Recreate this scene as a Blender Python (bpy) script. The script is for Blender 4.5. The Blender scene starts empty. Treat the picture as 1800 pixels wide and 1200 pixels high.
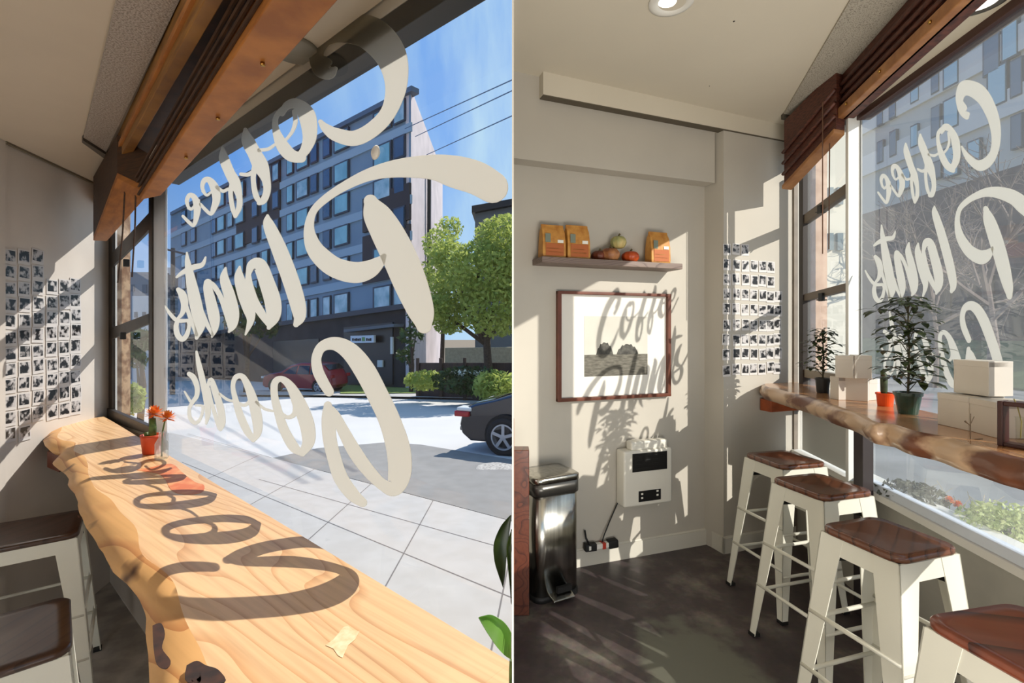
import bpy, math, random
from mathutils import Vector, Matrix
random.seed(7)
S = bpy.context.scene
# ------------------------------------------------------------------ camera, sky, suns, exposure
F = 850.0; HY = 580.0; CZ = 1.45            # focal length in pixels, horizon row, eye height
cam = bpy.data.cameras.new('camera'); cam.sensor_width = 36.0; cam.lens = 36.0*F/1800.0
cam.shift_y = -(600.0-HY)/1800.0; cam.clip_start = 0.02; cam.clip_end = 400
camo = bpy.data.objects.new('camera', cam); S.collection.objects.link(camo)
camo.location = (0, 0, CZ); camo.rotation_euler = (math.pi/2, 0, 0); S.camera = camo
S.view_settings.view_transform = 'Standard'; S.view_settings.look = 'None'
S.view_settings.gamma = 1.0; S.view_settings.use_curve_mapping = False
S.view_settings.exposure = 0.0

LEFT = bpy.data.collections.new('left_place'); S.collection.children.link(LEFT)
RIGHT = bpy.data.collections.new('right_place'); S.collection.children.link(RIGHT)
CUR = [LEFT]

def sun(name, travel, strength, color, ang, col):
    l = bpy.data.lights.new(name, 'SUN'); l.energy = strength; l.color = color; l.angle = math.radians(ang)
    o = bpy.data.objects.new(name, l); S.collection.objects.link(o)
    o.rotation_euler = Vector(travel).to_track_quat('-Z', 'Y').to_euler()
    o.location = (0, 0, 30)
    # the picture joins two places seen at two times of day: each sun belongs to its own place
    o.light_linking.receiver_collection = col
    o.light_linking.blocker_collection = col
    return o
sun('sun_midday', (-0.441, -0.738, -1.0), 5.6, (1.0, 0.95, 0.88), 0.5, LEFT)
sun('sun_low', (-1.57, 1.48, -1.0), 5.0, (1.0, 0.95, 0.86), 0.45, RIGHT)

def area(name, loc, target, sx, sy, power, color, col):
    l = bpy.data.lights.new(name, 'AREA'); l.shape = 'RECTANGLE'; l.size = sx; l.size_y = sy; l.energy = power; l.color = color
    o = bpy.data.objects.new(name, l); S.collection.objects.link(o); o.location = loc
    o.rotation_euler = (Vector(target)-Vector(loc)).to_track_quat('-Z', 'Y').to_euler()
    o.light_linking.receiver_collection = col
    return o
area('area_fill_left', (-1.5, -2.2, 1.2), (-1.9, 2.0, 2.2), 2.4, 1.6, 62, (1, .93, .84), LEFT)  # added fill light behind the viewer, no real fixture there
area('area_fill_right', (0.8, -.75, .45), (0.8, .7, 2.9), 1.4, 1.0, 72, (1, .94, .86), RIGHT)  # added fill light, low behind the viewer, brightens the ceiling

W = bpy.data.worlds.new('sky'); S.world = W; W.use_nodes = True
nt = W.node_tree; nt.nodes.clear(); N = nt.nodes.new; Lk = nt.links.new
tc = N('ShaderNodeTexCoord'); sp = N('ShaderNodeSeparateXYZ'); Lk(tc.outputs['Generated'], sp.inputs[0])
r1 = N('ShaderNodeValToRGB'); Lk(sp.outputs['Z'], r1.inputs[0])
e = r1.color_ramp.elements
e[0].position = 0.0; e[0].color = (.42, .66, .98, 1)
e[1].position = .75; e[1].color = (.09, .30, .86, 1)
m = r1.color_ramp.elements.new(.28); m.color = (.12, .36, .92, 1)
mp = N('ShaderNodeMapping'); mp.inputs['Scale'].default_value = (6.5, 1.6, 1.5); mp.inputs['Rotation'].default_value = (0.2, 0.5, .15)
Lk(tc.outputs['Generated'], mp.inputs[0])
no = N('ShaderNodeTexNoise'); no.inputs['Scale'].default_value = 1.5; no.inputs['Detail'].default_value = 6; no.inputs['Roughness'].default_value = .55
Lk(mp.outputs[0], no.inputs['Vector'])
r2 = N('ShaderNodeValToRGB'); r2.color_ramp.elements[0].position = .36; r2.color_ramp.elements[1].position = .78
Lk(no.outputs['Fac'], r2.inputs[0])
mr = N('ShaderNodeMapRange'); mr.inputs['From Min'].default_value = -.65; mr.inputs['From Max'].default_value = .05
Lk(sp.outputs['X'], mr.inputs['Value'])
mu = N('ShaderNodeMath'); mu.operation = 'MULTIPLY'; Lk(r2.outputs[0], mu.inputs[0]); Lk(mr.outputs[0], mu.inputs[1])
ad = N('ShaderNodeMath'); ad.operation = 'MULTIPLY_ADD'; Lk(mr.outputs[0], ad.inputs[0]); ad.inputs[1].default_value = .38
Lk(mu.outputs[0], ad.inputs[2]); ad.use_clamp = True
mx = N('ShaderNodeMixRGB'); Lk(ad.outputs[0], mx.inputs[0]); Lk(r1.outputs[0], mx.inputs[1]); mx.inputs[2].default_value = (.55, .78, .95, 1)
lt = N('ShaderNodeMath'); lt.operation = 'LESS_THAN'; Lk(sp.outputs['Z'], lt.inputs[0]); lt.inputs[1].default_value = -.02
mg = N('ShaderNodeMixRGB'); Lk(lt.outputs[0], mg.inputs[0]); Lk(mx.outputs[0], mg.inputs[1]); mg.inputs[2].default_value = (.42, .38, .33, 1)
bg = N('ShaderNodeBackground'); Lk(mg.outputs[0], bg.inputs[0]); bg.inputs[1].default_value = 1.0
wo = N('ShaderNodeOutputWorld'); Lk(bg.outputs[0], wo.inputs[0])

# ------------------------------------------------------------------ materials
def lin(c):
    return tuple(((x/255.0)/12.92 if x/255.0 <= .04045 else ((x/255.0+.055)/1.055)**2.4) for x in c)+(1.0,)
def mat(name, rgb, rough=.6, metal=0, var=0, scale=8, stretch=(1, 1, 1), rgb2=None, bump=0, spec=.5, trans=0, emit=None, alpha=None, contrast=(.35, .65), rot=(0,0,0), coat=0):
    m = bpy.data.materials.new(name); m.use_nodes = True; t = m.node_tree; b = t.nodes['Principled BSDF']
    b.inputs['Roughness'].default_value = rough; b.inputs['Metallic'].default_value = metal
    b.inputs['Specular IOR Level'].default_value = spec
    if coat: b.inputs['Coat Weight'].default_value = coat; b.inputs['Coat Roughness'].default_value = .08
    c = lin(rgb); b.inputs['Base Color'].default_value = c
    if rgb2 is None and var: rgb2 = tuple(max(0, x*(1-var)) for x in rgb)
    if rgb2 is not None:
        tcn = t.nodes.new('ShaderNodeTexCoord'); mpn = t.nodes.new('ShaderNodeMapping'); mpn.inputs['Scale'].default_value = stretch
        mpn.inputs['Rotation'].default_value = rot
        t.links.new(tcn.outputs['Object'], mpn.inputs[0])
        n = t.nodes.new('ShaderNodeTexNoise'); n.inputs['Scale'].default_value = scale; n.inputs['Detail'].default_value = 5
        t.links.new(mpn.outputs[0], n.inputs['Vector'])
        r = t.nodes.new('ShaderNodeValToRGB'); r.color_ramp.elements[0].position = contrast[0]; r.color_ramp.elements[1].position = contrast[1]
        r.color_ramp.elements[0].color = lin(rgb2); r.color_ramp.elements[1].color = c
        t.links.new(n.outputs['Fac'], r.inputs[0]); t.links.new(r.outputs[0], b.inputs['Base Color'])
        if bump:
            bp = t.nodes.new('ShaderNodeBump'); bp.inputs['Strength'].default_value = bump; bp.inputs['Distance'].default_value = .01
            t.links.new(n.outputs['Fac'], bp.inputs['Height']); t.links.new(bp.outputs[0], b.inputs['Normal'])
    if emit:
        b.inputs['Emission Color'].default_value = lin(emit[0]); b.inputs['Emission Strength'].default_value = emit[1]
    if trans:
        tr = t.nodes.new('ShaderNodeBsdfTranslucent'); tr.inputs[0].default_value = c
        ms = t.nodes.new('ShaderNodeMixShader'); ms.inputs[0].default_value = trans
        t.links.new(b.outputs[0], ms.inputs[1]); t.links.new(tr.outputs[0], ms.inputs[2])
        t.links.new(ms.outputs[0], t.nodes['Material Output'].inputs['Surface'])
    return m
def wood(name, light, dark, direction, rings=9, rough=.4, coat=0, fine=60, knots=None, distort=2.2):
    """planks sawn from a trunk: growth lines run along `direction` (x, y in the ground plane)"""
    m = bpy.data.materials.new(name); m.use_nodes = True; t = m.node_tree; b = t.nodes['Principled BSDF']
    b.inputs['Roughness'].default_value = rough
    if coat: b.inputs['Coat Weight'].default_value = coat; b.inputs['Coat Roughness'].default_value = .12
    tcn = t.nodes.new('ShaderNodeTexCoord'); mpn = t.nodes.new('ShaderNodeMapping')
    a = math.atan2(direction[1], direction[0]); mpn.inputs['Rotation'].default_value = (0, 0, -a)
    t.links.new(tcn.outputs['Object'], mpn.inputs[0])
    mp2 = t.nodes.new('ShaderNodeMapping'); mp2.inputs['Scale'].default_value = (.22, 1, 1); t.links.new(mpn.outputs[0], mp2.inputs[0])
    n0 = t.nodes.new('ShaderNodeTexNoise'); n0.inputs['Scale'].default_value = 3.2; n0.inputs['Detail'].default_value = 2
    t.links.new(mp2.outputs[0], n0.inputs['Vector'])
    w = t.nodes.new('ShaderNodeMath'); w.operation = 'MULTIPLY'; w.inputs[1].default_value = rings*distort
    t.links.new(n0.outputs['Fac'], w.inputs[0])
    s = t.nodes.new('ShaderNodeSeparateXYZ'); t.links.new(mpn.outputs[0], s.inputs[0])
    a1 = t.nodes.new('ShaderNodeMath'); a1.operation = 'MULTIPLY_ADD'; a1.inputs[1].default_value = rings*2.0
    t.links.new(s.outputs['Y'], a1.inputs[0]); t.links.new(w.outputs[0], a1.inputs[2])
    fr = t.nodes.new('ShaderNodeMath'); fr.operation = 'FRACT'; t.links.new(a1.outputs[0], fr.inputs[0])
    r = t.nodes.new('ShaderNodeValToRGB'); el = r.color_ramp.elements
    el[0].position = 0; el[0].color = lin(light); el[1].position = 1.0; el[1].color = lin(dark)
    q = el.new(.72); q.color = lin(light); q = el.new(.9); q.color = lin(tuple(.45*a_+.55*b_ for a_, b_ in zip(light, dark)))
    t.links.new(fr.outputs[0], r.inputs[0])
    mp3 = t.nodes.new('ShaderNodeMapping'); mp3.inputs['Scale'].default_value = (.03, 1, 1); t.links.new(mpn.outputs[0], mp3.inputs[0])
    n1 = t.nodes.new('ShaderNodeTexNoise'); n1.inputs['Scale'].default_value = fine; n1.inputs['Detail'].default_value = 3
    t.links.new(mp3.outputs[0], n1.inputs['Vector'])
    mxn = t.nodes.new('ShaderNodeMixRGB'); mxn.blend_type = 'MULTIPLY'; mxn.inputs[0].default_value = .35
    r3 = t.nodes.new('ShaderNodeValToRGB'); r3.color_ramp.elements[0].color = (.45, .36, .28, 1); r3.color_ramp.elements[1].color = (1, 1, 1, 1)
    r3.color_ramp.elements[0].position = .3; r3.color_ramp.elements[1].position = .6
    t.links.new(n1.outputs['Fac'], r3.inputs[0])
    t.links.new(r.outputs[0], mxn.inputs[1]); t.links.new(r3.outputs[0], mxn.inputs[2])
    out = mxn.outputs[0]
    if knots:
        n2 = t.nodes.new('ShaderNodeTexNoise'); n2.inputs['Scale'].default_value = knots; n2.inputs['Detail'].default_value = 2
        t.links.new(tcn.outputs['Object'], n2.inputs['Vector'])
        r4 = t.nodes.new('ShaderNodeValToRGB'); r4.color_ramp.elements[0].position = .66; r4.color_ramp.elements[1].position = .74
        t.links.new(n2.outputs['Fac'], r4.inputs[0])
        mk = t.nodes.new('ShaderNodeMixRGB'); t.links.new(r4.outputs[0], mk.inputs[0]); t.links.new(out, mk.inputs[1]); mk.inputs[2].default_value = lin((60, 30, 18))
        out = mk.outputs[0]
    t.links.new(out, b.inputs['Base Color'])
    return m
def glassmat(name, tint=(1, 1, 1), refl=1.0, film=0):
    m = bpy.data.materials.new(name); m.use_nodes = True; t = m.node_tree; t.nodes.clear()
    tr = t.nodes.new('ShaderNodeBsdfTransparent'); tr.inputs[0].default_value = (*tint, 1)
    gl = t.nodes.new('ShaderNodeBsdfGlossy'); gl.inputs['Roughness'].default_value = 0.0
    fr = t.nodes.new('ShaderNodeFresnel'); fr.inputs[0].default_value = 1.45
    mm = t.nodes.new('ShaderNodeMath'); mm.operation = 'MULTIPLY'; mm.inputs[1].default_value = refl; t.links.new(fr.outputs[0], mm.inputs[0])
    ge = t.nodes.new('ShaderNodeNewGeometry'); iv = t.nodes.new('ShaderNodeMath'); iv.operation = 'SUBTRACT'; iv.inputs[0].default_value = 1; t.links.new(ge.outputs['Backfacing'], iv.inputs[1])
    m2 = t.nodes.new('ShaderNodeMath'); m2.operation = 'MULTIPLY'; t.links.new(mm.outputs[0], m2.inputs[0]); t.links.new(iv.outputs[0], m2.inputs[1]); mm = m2
    ms = t.nodes.new('ShaderNodeMixShader'); t.links.new(mm.outputs[0], ms.inputs[0]); t.links.new(tr.outputs[0], ms.inputs[1]); t.links.new(gl.outputs[0], ms.inputs[2])
    o = t.nodes.new('ShaderNodeOutputMaterial'); res = ms.outputs[0]
    if film:  # whitish translucent film mixed over the clear glass
        tl = t.nodes.new('ShaderNodeBsdfTranslucent'); tl.inputs[0].default_value = (.95, .95, .92, 1)
        md = t.nodes.new('ShaderNodeMixShader'); md.inputs[0].default_value = film; t.links.new(res, md.inputs[1]); t.links.new(tl.outputs[0], md.inputs[2]); res = md.outputs[0]
    t.links.new(res, o.inputs[0])
    return m
def photomat(name, dark, light, scale=28):
    """black-and-white instant picture, every print its own image"""
    m = bpy.data.materials.new(name); m.use_nodes = True; t = m.node_tree; b = t.nodes['Principled BSDF']; b.inputs['Roughness'].default_value = .35
    tcn = t.nodes.new('ShaderNodeTexCoord'); oi = t.nodes.new('ShaderNodeObjectInfo')
    mu = t.nodes.new('ShaderNodeVectorMath'); mu.operation = 'SCALE'; mu.inputs[0].default_value = (31, 57, 83)
    t.links.new(oi.outputs['Random'], mu.inputs['Scale'])
    ad = t.nodes.new('ShaderNodeVectorMath'); ad.operation = 'ADD'; t.links.new(tcn.outputs['Object'], ad.inputs[0]); t.links.new(mu.outputs[0], ad.inputs[1])
    n = t.nodes.new('ShaderNodeTexNoise'); n.inputs['Scale'].default_value = scale; n.inputs['Detail'].default_value = 2
    t.links.new(ad.outputs[0], n.inputs['Vector'])
    r = t.nodes.new('ShaderNodeValToRGB'); r.color_ramp.elements[0].position = .46; r.color_ramp.elements[1].position = .6
    r.color_ramp.elements[0].color = lin(dark); r.color_ramp.elements[1].color = lin(light)
    t.links.new(n.outputs['Fac'], r.inputs[0]); t.links.new(r.outputs[0], b.inputs['Base Color'])
    return m

# ------------------------------------------------------------------ geometry helpers
def V3(a, b=None, c=None): return Vector(a) if b is None else Vector((a, b, c))
CAM = Vector((0, 0, CZ))
def ray(p): return Vector(((p[0]-900)/F, 1, -(p[1]-HY)/F))
def U(p, z):                      # where the sight line through a picture point meets the level z
    r = ray(p); return CAM+r*((z-CZ)/r.z)
def V(p, A, B):                   # ... meets the upright plane over the ground line A-B
    nx, ny = -(B[1]-A[1]), B[0]-A[0]; r = ray(p)
    return CAM+r*((nx*A[0]+ny*A[1])/(nx*r.x+ny*r.y))
def Q(p, d): return CAM+ray(p)*d  # ... at the depth d
def shift(A, B, off):             # line A-B moved by off to the side of the camera
    d = Vector((B[0]-A[0], B[1]-A[1])).normalized(); n = Vector((-d.y, d.x))
    if n.dot(Vector((A[0], A[1]))) > 0: n = -n
    return (Vector((A[0]+n.x*off, A[1]+n.y*off)), Vector((B[0]+n.x*off, B[1]+n.y*off)))
def sidevec(A, B):
    d = Vector((B[0]-A[0], B[1]-A[1])).normalized(); n = Vector((-d.y, d.x))
    if n.dot(Vector((A[0], A[1]))) > 0: n = -n
    return Vector((n.x, n.y, 0))
class MB:
    def __init__(s): s.v = []; s.f = []; s.m = []
    def add(s, vs, fs, mi=0):
        k = len(s.v); s.v += [tuple(v) for v in vs]
        for f in fs: s.f.append(tuple(i+k for i in f)); s.m.append(mi)
        return s
    def hexa(s, b4, t4, mi=0):
        return s.add(list(b4)+list(t4), [(3, 2, 1, 0), (4, 5, 6, 7), (0, 1, 5, 4), (1, 2, 6, 5), (2, 3, 7, 6), (3, 0, 4, 7)], mi)
    def box(s, c, d, rz=0, mi=0):
        c = Vector(c); x, y, z = d[0]/2, d[1]/2, d[2]/2; R = Matrix.Rotation(rz, 3, 'Z')
        p = lambda a, b_, c_: c+R @ Vector((a, b_, c_))
        return s.hexa([p(-x, -y, -z), p(x, -y, -z), p(x, y, -z), p(-x, y, -z)], [p(-x, -y, z), p(x, -y, z), p(x, y, z), p(-x, y, z)], mi)
    def prism(s, pts, vec, mi=0):
        n = len(pts); vec = Vector(vec); a = [Vector(p) for p in pts]; b_ = [p+vec for p in a]
        fs = [tuple(range(n)), tuple(range(2*n-1, n-1, -1))]+[(i, i+n, (i+1) % n+n, (i+1) % n) for i in range(n)]
        return s.add(a+b_, fs, mi)
    def bar(s, a, b_, w, h, mi=0, up=(0, 0, 1)):
        a = Vector(a); b_ = Vector(b_); d = (b_-a).normalized(); u = Vector(up)
        if abs(d.dot(u)) > .95: u = Vector((0, 1, 0))
        sd = d.cross(u).normalized(); u = sd.cross(d).normalized(); sd = sd*w/2; u = u*h/2
        return s.hexa([a-sd-u, a+sd-u, a+sd+u, a-sd+u], [b_-sd-u, b_+sd-u, b_+sd+u, b_-sd+u], mi)
    def tube(s, pts, r, n=8, mi=0):
        pts = [Vector(p) for p in pts]; rs = r if isinstance(r, (list, tuple)) else [r]*len(pts); vs = []; u0 = None
        for i, p in enumerate(pts):
            d = (pts[min(i+1, len(pts)-1)]-pts[max(i-1, 0)]).normalized()
            u = u0 if u0 is not None else (Vector((0, 0, 1)) if abs(d.z) < .9 else Vector((1, 0, 0)))
            sd = d.cross(u).normalized(); u = sd.cross(d).normalized(); u0 = u
            for k in range(n):
                a = 2*math.pi*k/n; vs.append(p+(sd*math.cos(a)+u*math.sin(a))*rs[i])
        fs = []
        for i in range(len(pts)-1):
            for k in range(n): fs.append((i*n+k, i*n+(k+1) % n, (i+1)*n+(k+1) % n, (i+1)*n+k))
        fs.append(tuple(range(n-1, -1, -1))); fs.append(tuple(range((len(pts)-1)*n, len(pts)*n)))
        return s.add(vs, fs, mi)
    def lathe(s, prof, c=(0, 0, 0), n=24, mi=0, axis=None, sc=None):
        c = Vector(c); vs = []
        Rm = Vector(axis).to_track_quat('Z', 'Y').to_matrix() if axis is not None else Matrix.Identity(3)
        for (r, z) in prof:
            for k in range(n):
                a = 2*math.pi*k/n; w = sc(a, z) if sc else 1
                vs.append(c+Rm @ Vector((r*w*math.cos(a), r*w*math.sin(a), z)))
        fs = []
        for i in range(len(prof)-1):
            for k in range(n): fs.append((i*n+k, i*n+(k+1) % n, (i+1)*n+(k+1) % n, (i+1)*n+k))
        fs.append(tuple(range(n-1, -1, -1))); fs.append(tuple(range((len(prof)-1)*n, len(prof)*n)))
        return s.add(vs, fs, mi)
    def build(s, name, mats, parent=None, smooth=False, bevel=0, seg=2, label=None, cat=None, group=None, kind=None, fix=True):
        me = bpy.data.meshes.new(name)
        if parent is not None:
            inv = parent.matrix_world.inverted() if parent.name not in BASE else BASE[parent.name].inverted()
            vv = [inv @ Vector(v) for v in s.v]
        else: vv = s.v
        # meshes keep their own origin at their middle
        if parent is None and name not in NOORG:
            lo = [min(v[i] for v in vv) for i in range(3)]; hi = [max(v[i] for v in vv) for i in range(3)]
            org = Vector(((lo[0]+hi[0])/2, (lo[1]+hi[1])/2, lo[2]))
        else: org = Vector((0, 0, 0))
        me.from_pydata([Vector(v)-org for v in vv], [], s.f)
        ms = mats if isinstance(mats, (list, tuple)) else [mats]
        for m_ in ms: me.materials.append(m_)
        for p, mi in zip(me.polygons, s.m): p.material_index = min(mi, len(ms)-1); p.use_smooth = smooth
        me.update()
        if fix:
            import bmesh
            bm = bmesh.new(); bm.from_mesh(me); bmesh.ops.recalc_face_normals(bm, faces=bm.faces); bm.to_mesh(me); bm.free()
        o = bpy.data.objects.new(name, me); CUR[0].objects.link(o); o.location = org
        BASE[o.name] = Matrix.Translation(org) if parent is None else BASE.get(parent.name, parent.matrix_world.copy())
        if parent is not None: o.parent = parent
        if bevel:
            b = o.modifiers.new('bevel', 'BEVEL'); b.width = bevel; b.segments = seg; b.limit_method = 'ANGLE'; b.angle_limit = math.radians(35)
            for p in me.polygons: p.use_smooth = True
            wn = o.modifiers.new('wn', 'WEIGHTED_NORMAL'); wn.keep_sharp = True
        return tag(o, label, cat, group, kind)
BASE = {}; NOORG = set()
def tag(o, label=None, cat=None, group=None, kind=None):
    if label: o['label'] = label
    if cat: o['category'] = cat
    if group: o['group'] = group
    if kind: o['kind'] = kind
    return o
def thing(name, label, cat, loc, rz=0, group=None):
    o = bpy.data.objects.new(name, None); o.empty_display_size = .05; CUR[0].objects.link(o)
    o.location = loc; o.rotation_euler = (0, 0, rz)
    BASE[o.name] = Matrix.Translation(Vector(loc)) @ Matrix.Rotation(rz, 4, 'Z')
    return tag(o, label, cat, group)
def W2(o, p): return BASE[o.name] @ Vector(p)   # local point of a thing -> place
def struct(b, name, mats, **k): return b.build(name, mats, kind='structure', **k)
def catmull(P, n=8):
    out = []; L_ = len(P)
    for i in range(L_-1):
        p0 = P[max(i-1, 0)]; p1 = P[i]; p2 = P[i+1]; p3 = P[min(i+2, L_-1)]
        for k in range(n):
            t = k/n
            out.append(tuple(.5*((2*b)+(-a+c)*t+(2*a-5*b+4*c-d)*t*t+(-a+3*b-3*c+d)*t**3) for a, b, c, d in zip(p0, p1, p2, p3)))
    out.append(tuple(P[-1])); return out

# ------------------------------------------------------------------ shared materials
wall_l = mat('wall_paint_warm', (216, 208, 198), .8, var=.04, scale=3)
ceil_l = mat('ceiling_paint_warm', (205, 192, 172), .85, var=.03, scale=2)
panel_l = mat('textured_ceiling_tile', (178, 168, 158), .95, rgb2=(140, 130, 120), scale=160, bump=.4, contrast=(.4, .55))
gold = mat('golden_wood_rail', (150, 104, 40), .5, rgb2=(112, 72, 26), scale=6, stretch=(1, 1, 12))
orange_w = mat('orange_stained_wood', (176, 112, 46), .5, rgb2=(144, 86, 32), scale=9, stretch=(1, 1, 6))
dark_w = mat('dark_brown_wood', (70, 42, 18), .6, rgb2=(44, 24, 10), scale=12, stretch=(1, 1, 14))
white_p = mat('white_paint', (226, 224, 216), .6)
cream = mat('cream_paint', (214, 208, 192), .7)
black = mat('black_metal', (26, 27, 25), .5)
dframe = mat('dark_bronze_frame', (58, 50, 42), .5, var=.3, scale=10)
alu = mat('brushed_aluminium', (226, 234, 244), .4, var=.06, scale=4, stretch=(1, 1, .2))
vinyl = mat('white_vinyl', (112, 108, 94), .6, trans=.74)
for n_ in vinyl.node_tree.nodes:
    if n_.type == 'BSDF_TRANSLUCENT': n_.inputs[0].default_value = lin((246, 244, 238))
glass_clear = glassmat('window_glass')
glass_r = glassmat('window_glass_right', refl=2.0, film=.05)
leafy = mat('leaf_green', (78, 116, 44), .5, rgb2=(34, 60, 20), scale=30, trans=.3)
concrete = mat('pale_pavement', (178, 175, 170), .85, rgb2=(172, 168, 162), scale=5)
joint_m = mat('pavement_joint', (110, 106, 104), .9)
white_paper = mat('print_paper', (212, 208, 204), .6)
photo_m = photomat('print_image', (28, 26, 26), (196, 192, 190), 30)
metal_w = mat('white_powder_coat', (226, 224, 210), .35, spec=.5)
rubber = mat('black_rubber', (20, 20, 20), .6)
brass = mat('brass_screw', (190, 150, 80), .3, metal=1)
chrome = mat('chrome', (200, 200, 200), .15, metal=1)

#@@LEFT

# ================================================================== LEFT PLACE
KA = U((300, 802), .87); KB = U((900, 1165), .87)           # back edge of the counter
LA = Vector(((300-900)/F*2.482, 2.482, 0)); LB = Vector((0, 1.005, 0))   # foot line of the shop window, a hand's breadth behind it
nL = sidevec(LA, LB)                                        # towards the room
wA = U((10, 250), 2.42); wB = U((165, 322), 2.42)
def isect(A, B, C, D):
    a = (B[0]-A[0], B[1]-A[1]); c = (D[0]-C[0], D[1]-C[1]); den = a[0]*c[1]-a[1]*c[0]
    t = ((C[0]-A[0])*c[1]-(C[1]-A[1])*c[0])/den; return Vector((A[0]+a[0]*t, A[1]+a[1]*t, 0))
LC = isect(wA, wB, LA, LB)                                  # room corner
wdir = (Vector((wA.x, wA.y, 0))-Vector((wB.x, wB.y, 0))).normalized()
WE = LC+wdir*5.5                                            # far end of the wall, behind the viewer
wn_out = Vector((-1, 0, 0)); LF = -.30; LCZ = 2.42
gdir = (Vector((LB.x, LB.y, 0))-Vector((LA.x, LA.y, 0))).normalized()
def at(p, z): return Vector((p[0], p[1], z))
b = MB(); b.hexa([at(LC, LF), at(WE, LF), at(WE, LF)+wn_out*.15, at(LC, LF)+wn_out*.15], [at(LC, LCZ), at(WE, LCZ), at(WE, LCZ)+wn_out*.15, at(LC, LCZ)+wn_out*.15])
struct(b, 'wall_left', wall_l)
# shallow pier where the wall steps at the left edge of the view
pl = V((5, 250), wA, wB); pe = pl+wdir*3
b = MB(); b.hexa([at(pl, LF), at(pe, LF), at(pe, LF)+Vector((.014, 0, 0)), at(pl, LF)+Vector((.014, 0, 0))], [at(pl, LCZ-.002), at(pe, LCZ-.002), at(pe, LCZ-.002)+Vector((.014, 0, 0)), at(pl, LCZ-.002)+Vector((.014, 0, 0))])
struct(b, 'trim_1', wall_l)
X0 = Vector((-.002, LB.y, 0))
def gend(off, z):      # end of the window line moved by off, cut by the added divider
    A, B_ = shift(LA, LB, off); t = (-.002-A.x)/(B_.x-A.x); return Vector((-.002, A.y+(B_.y-A.y)*t, z))
b = MB(); b.prism([at(LC, LF), at(X0, LF), (-.002, -2.3, LF), at(WE, LF)], (0, 0, -.1)); struct(b, 'floor', mat('left_floor', (176, 170, 162), .6, var=.2))
# ceiling with dark joint lines
b = MB(); b.prism([at(LC, LCZ), at(X0, LCZ), (-.002, -2.3, LCZ), at(WE, LCZ)], (0, 0, .1)); struct(b, 'ceiling', ceil_l)
b = MB(); q = [U((206, -10), 2.42), U((316, -10), 2.42), U((185, 266), 2.42), U((146, 240), 2.42)]
b.prism([at(p, 2.405) for p in q], (0, 0, .014)); ct = b.build('ceiling_tile', panel_l, label='grey speckled acoustic tile strip set in the left ceiling beside the wooden window header', cat='ceiling tile')
b = MB(); q = [U((144, 240), 2.42), U((146, 236), 2.42), U((186, 262), 2.42), U((183, 269), 2.42)]
b.prism([at(p, 2.39) for p in q], (0, 0, .028)); b.build('end_trim', mat('tile_end_trim', (96, 88, 78), .7), ct)
b = MB(); r0 = at(LC, 2.41)+wdir*.05; b.bar(at(LC, 2.413)+Vector((.012, 0, 0)), at(pl, 2.413)+Vector((.012, 0, 0)), .016, .012); struct(b, 'trim_2', mat('ceiling_joint_bead', (120, 110, 92), .8))  # darker bead along the joint of wall and ceiling
# wall below the window and rear part
out = -nL
b = MB(); b.hexa([at(LC, LF), gend(0, LF), gend(-.12, LF), at(LC, LF)+out*.12], [at(LC, .52), gend(0, .52), gend(-.12, .52), at(LC, .52)+out*.12]); struct(b, 'wall_window_side', wall_l)
# wooden header: inner rail, dark hollow, orange bottom board
def gl(px, off=0): A, B_ = shift(LA, LB, off); return V((px, 500), A, B_)
i0 = Vector((-.978, 1.42, 0)); i1 = Vector((-2.79, 3.23, 0)); idr = (i1-i0).normalized()
e0 = V((420, 0), i0, i1); e1 = V((166, 300), i0, i1)
inn = Vector((-idr.y, idr.x, 0)); inn = inn if inn.dot(nL) < 0 else -inn     # towards the glass
hd = thing('window_blind', 'orange-brown wooden roller blind with slatted valance above the left shop window', 'blind', at(e1, 2.05))
b = MB(); A0, A1 = at(e0, 2.28), at(e1, 2.28)
b.hexa([A0, A1, A1+inn*.035, A0+inn*.035], [at(e0, 2.419), at(e1, 2.419), at(e1, 2.419)+inn*.035, at(e0, 2.419)+inn*.035]); b.build('front_board', gold, hd, bevel=.003)
b = MB(); b.bar(A0+Vector((0, 0, .05))-inn*.004, A1+Vector((0, 0, .05))-inn*.004, .012, .022); b.build('rail', orange_w, hd)
o0, o1, o2, o3 = U((475, 0), 2.2), U((245, 352), 2.06), U((272, 356), 2.06), U((590, 0), 2.2)
o0 = o0+(o0-o1)*.35; o3 = o3+(o3-U((300, 312), 2.06))*.35; o2 = U((283, 344), 2.06)
b = MB()
b.prism([A0+inn*.03+Vector((0, 0, .03)), A1+inn*.03+Vector((0, 0, .03)), at(o2, 2.31), at(o3, 2.31)], (0, 0, .02)); b.build('inner_lining', dark_w, hd)
b = MB(); b.hexa([o0, o1, o2, o3], [at(o0, 2.30), at(o1, 2.18), at(o2, 2.18), at(o3, 2.30)]); b.build('bottom_board', orange_w, hd, bevel=.004)
for k in range(4):
    zz = .03+k*.026
    b = MB(); dv = (o0-o3).normalized()*(.004+.004*k)
    b.tube([o0+Vector((0, 0, zz))+dv, o1+Vector((0, 0, zz*.9))+dv], .006, 6); b.build('slat_rod', dark_w, hd)
for t in (.2, .38, .56, .74):
    b = MB(); p = o3.lerp(o2, t).lerp(o0.lerp(o1, t), .35); b.lathe([(.007, -.006), (.006, -.002), (.006, .002)], p, 10); b.build('screw', brass, hd, smooth=True)
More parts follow.
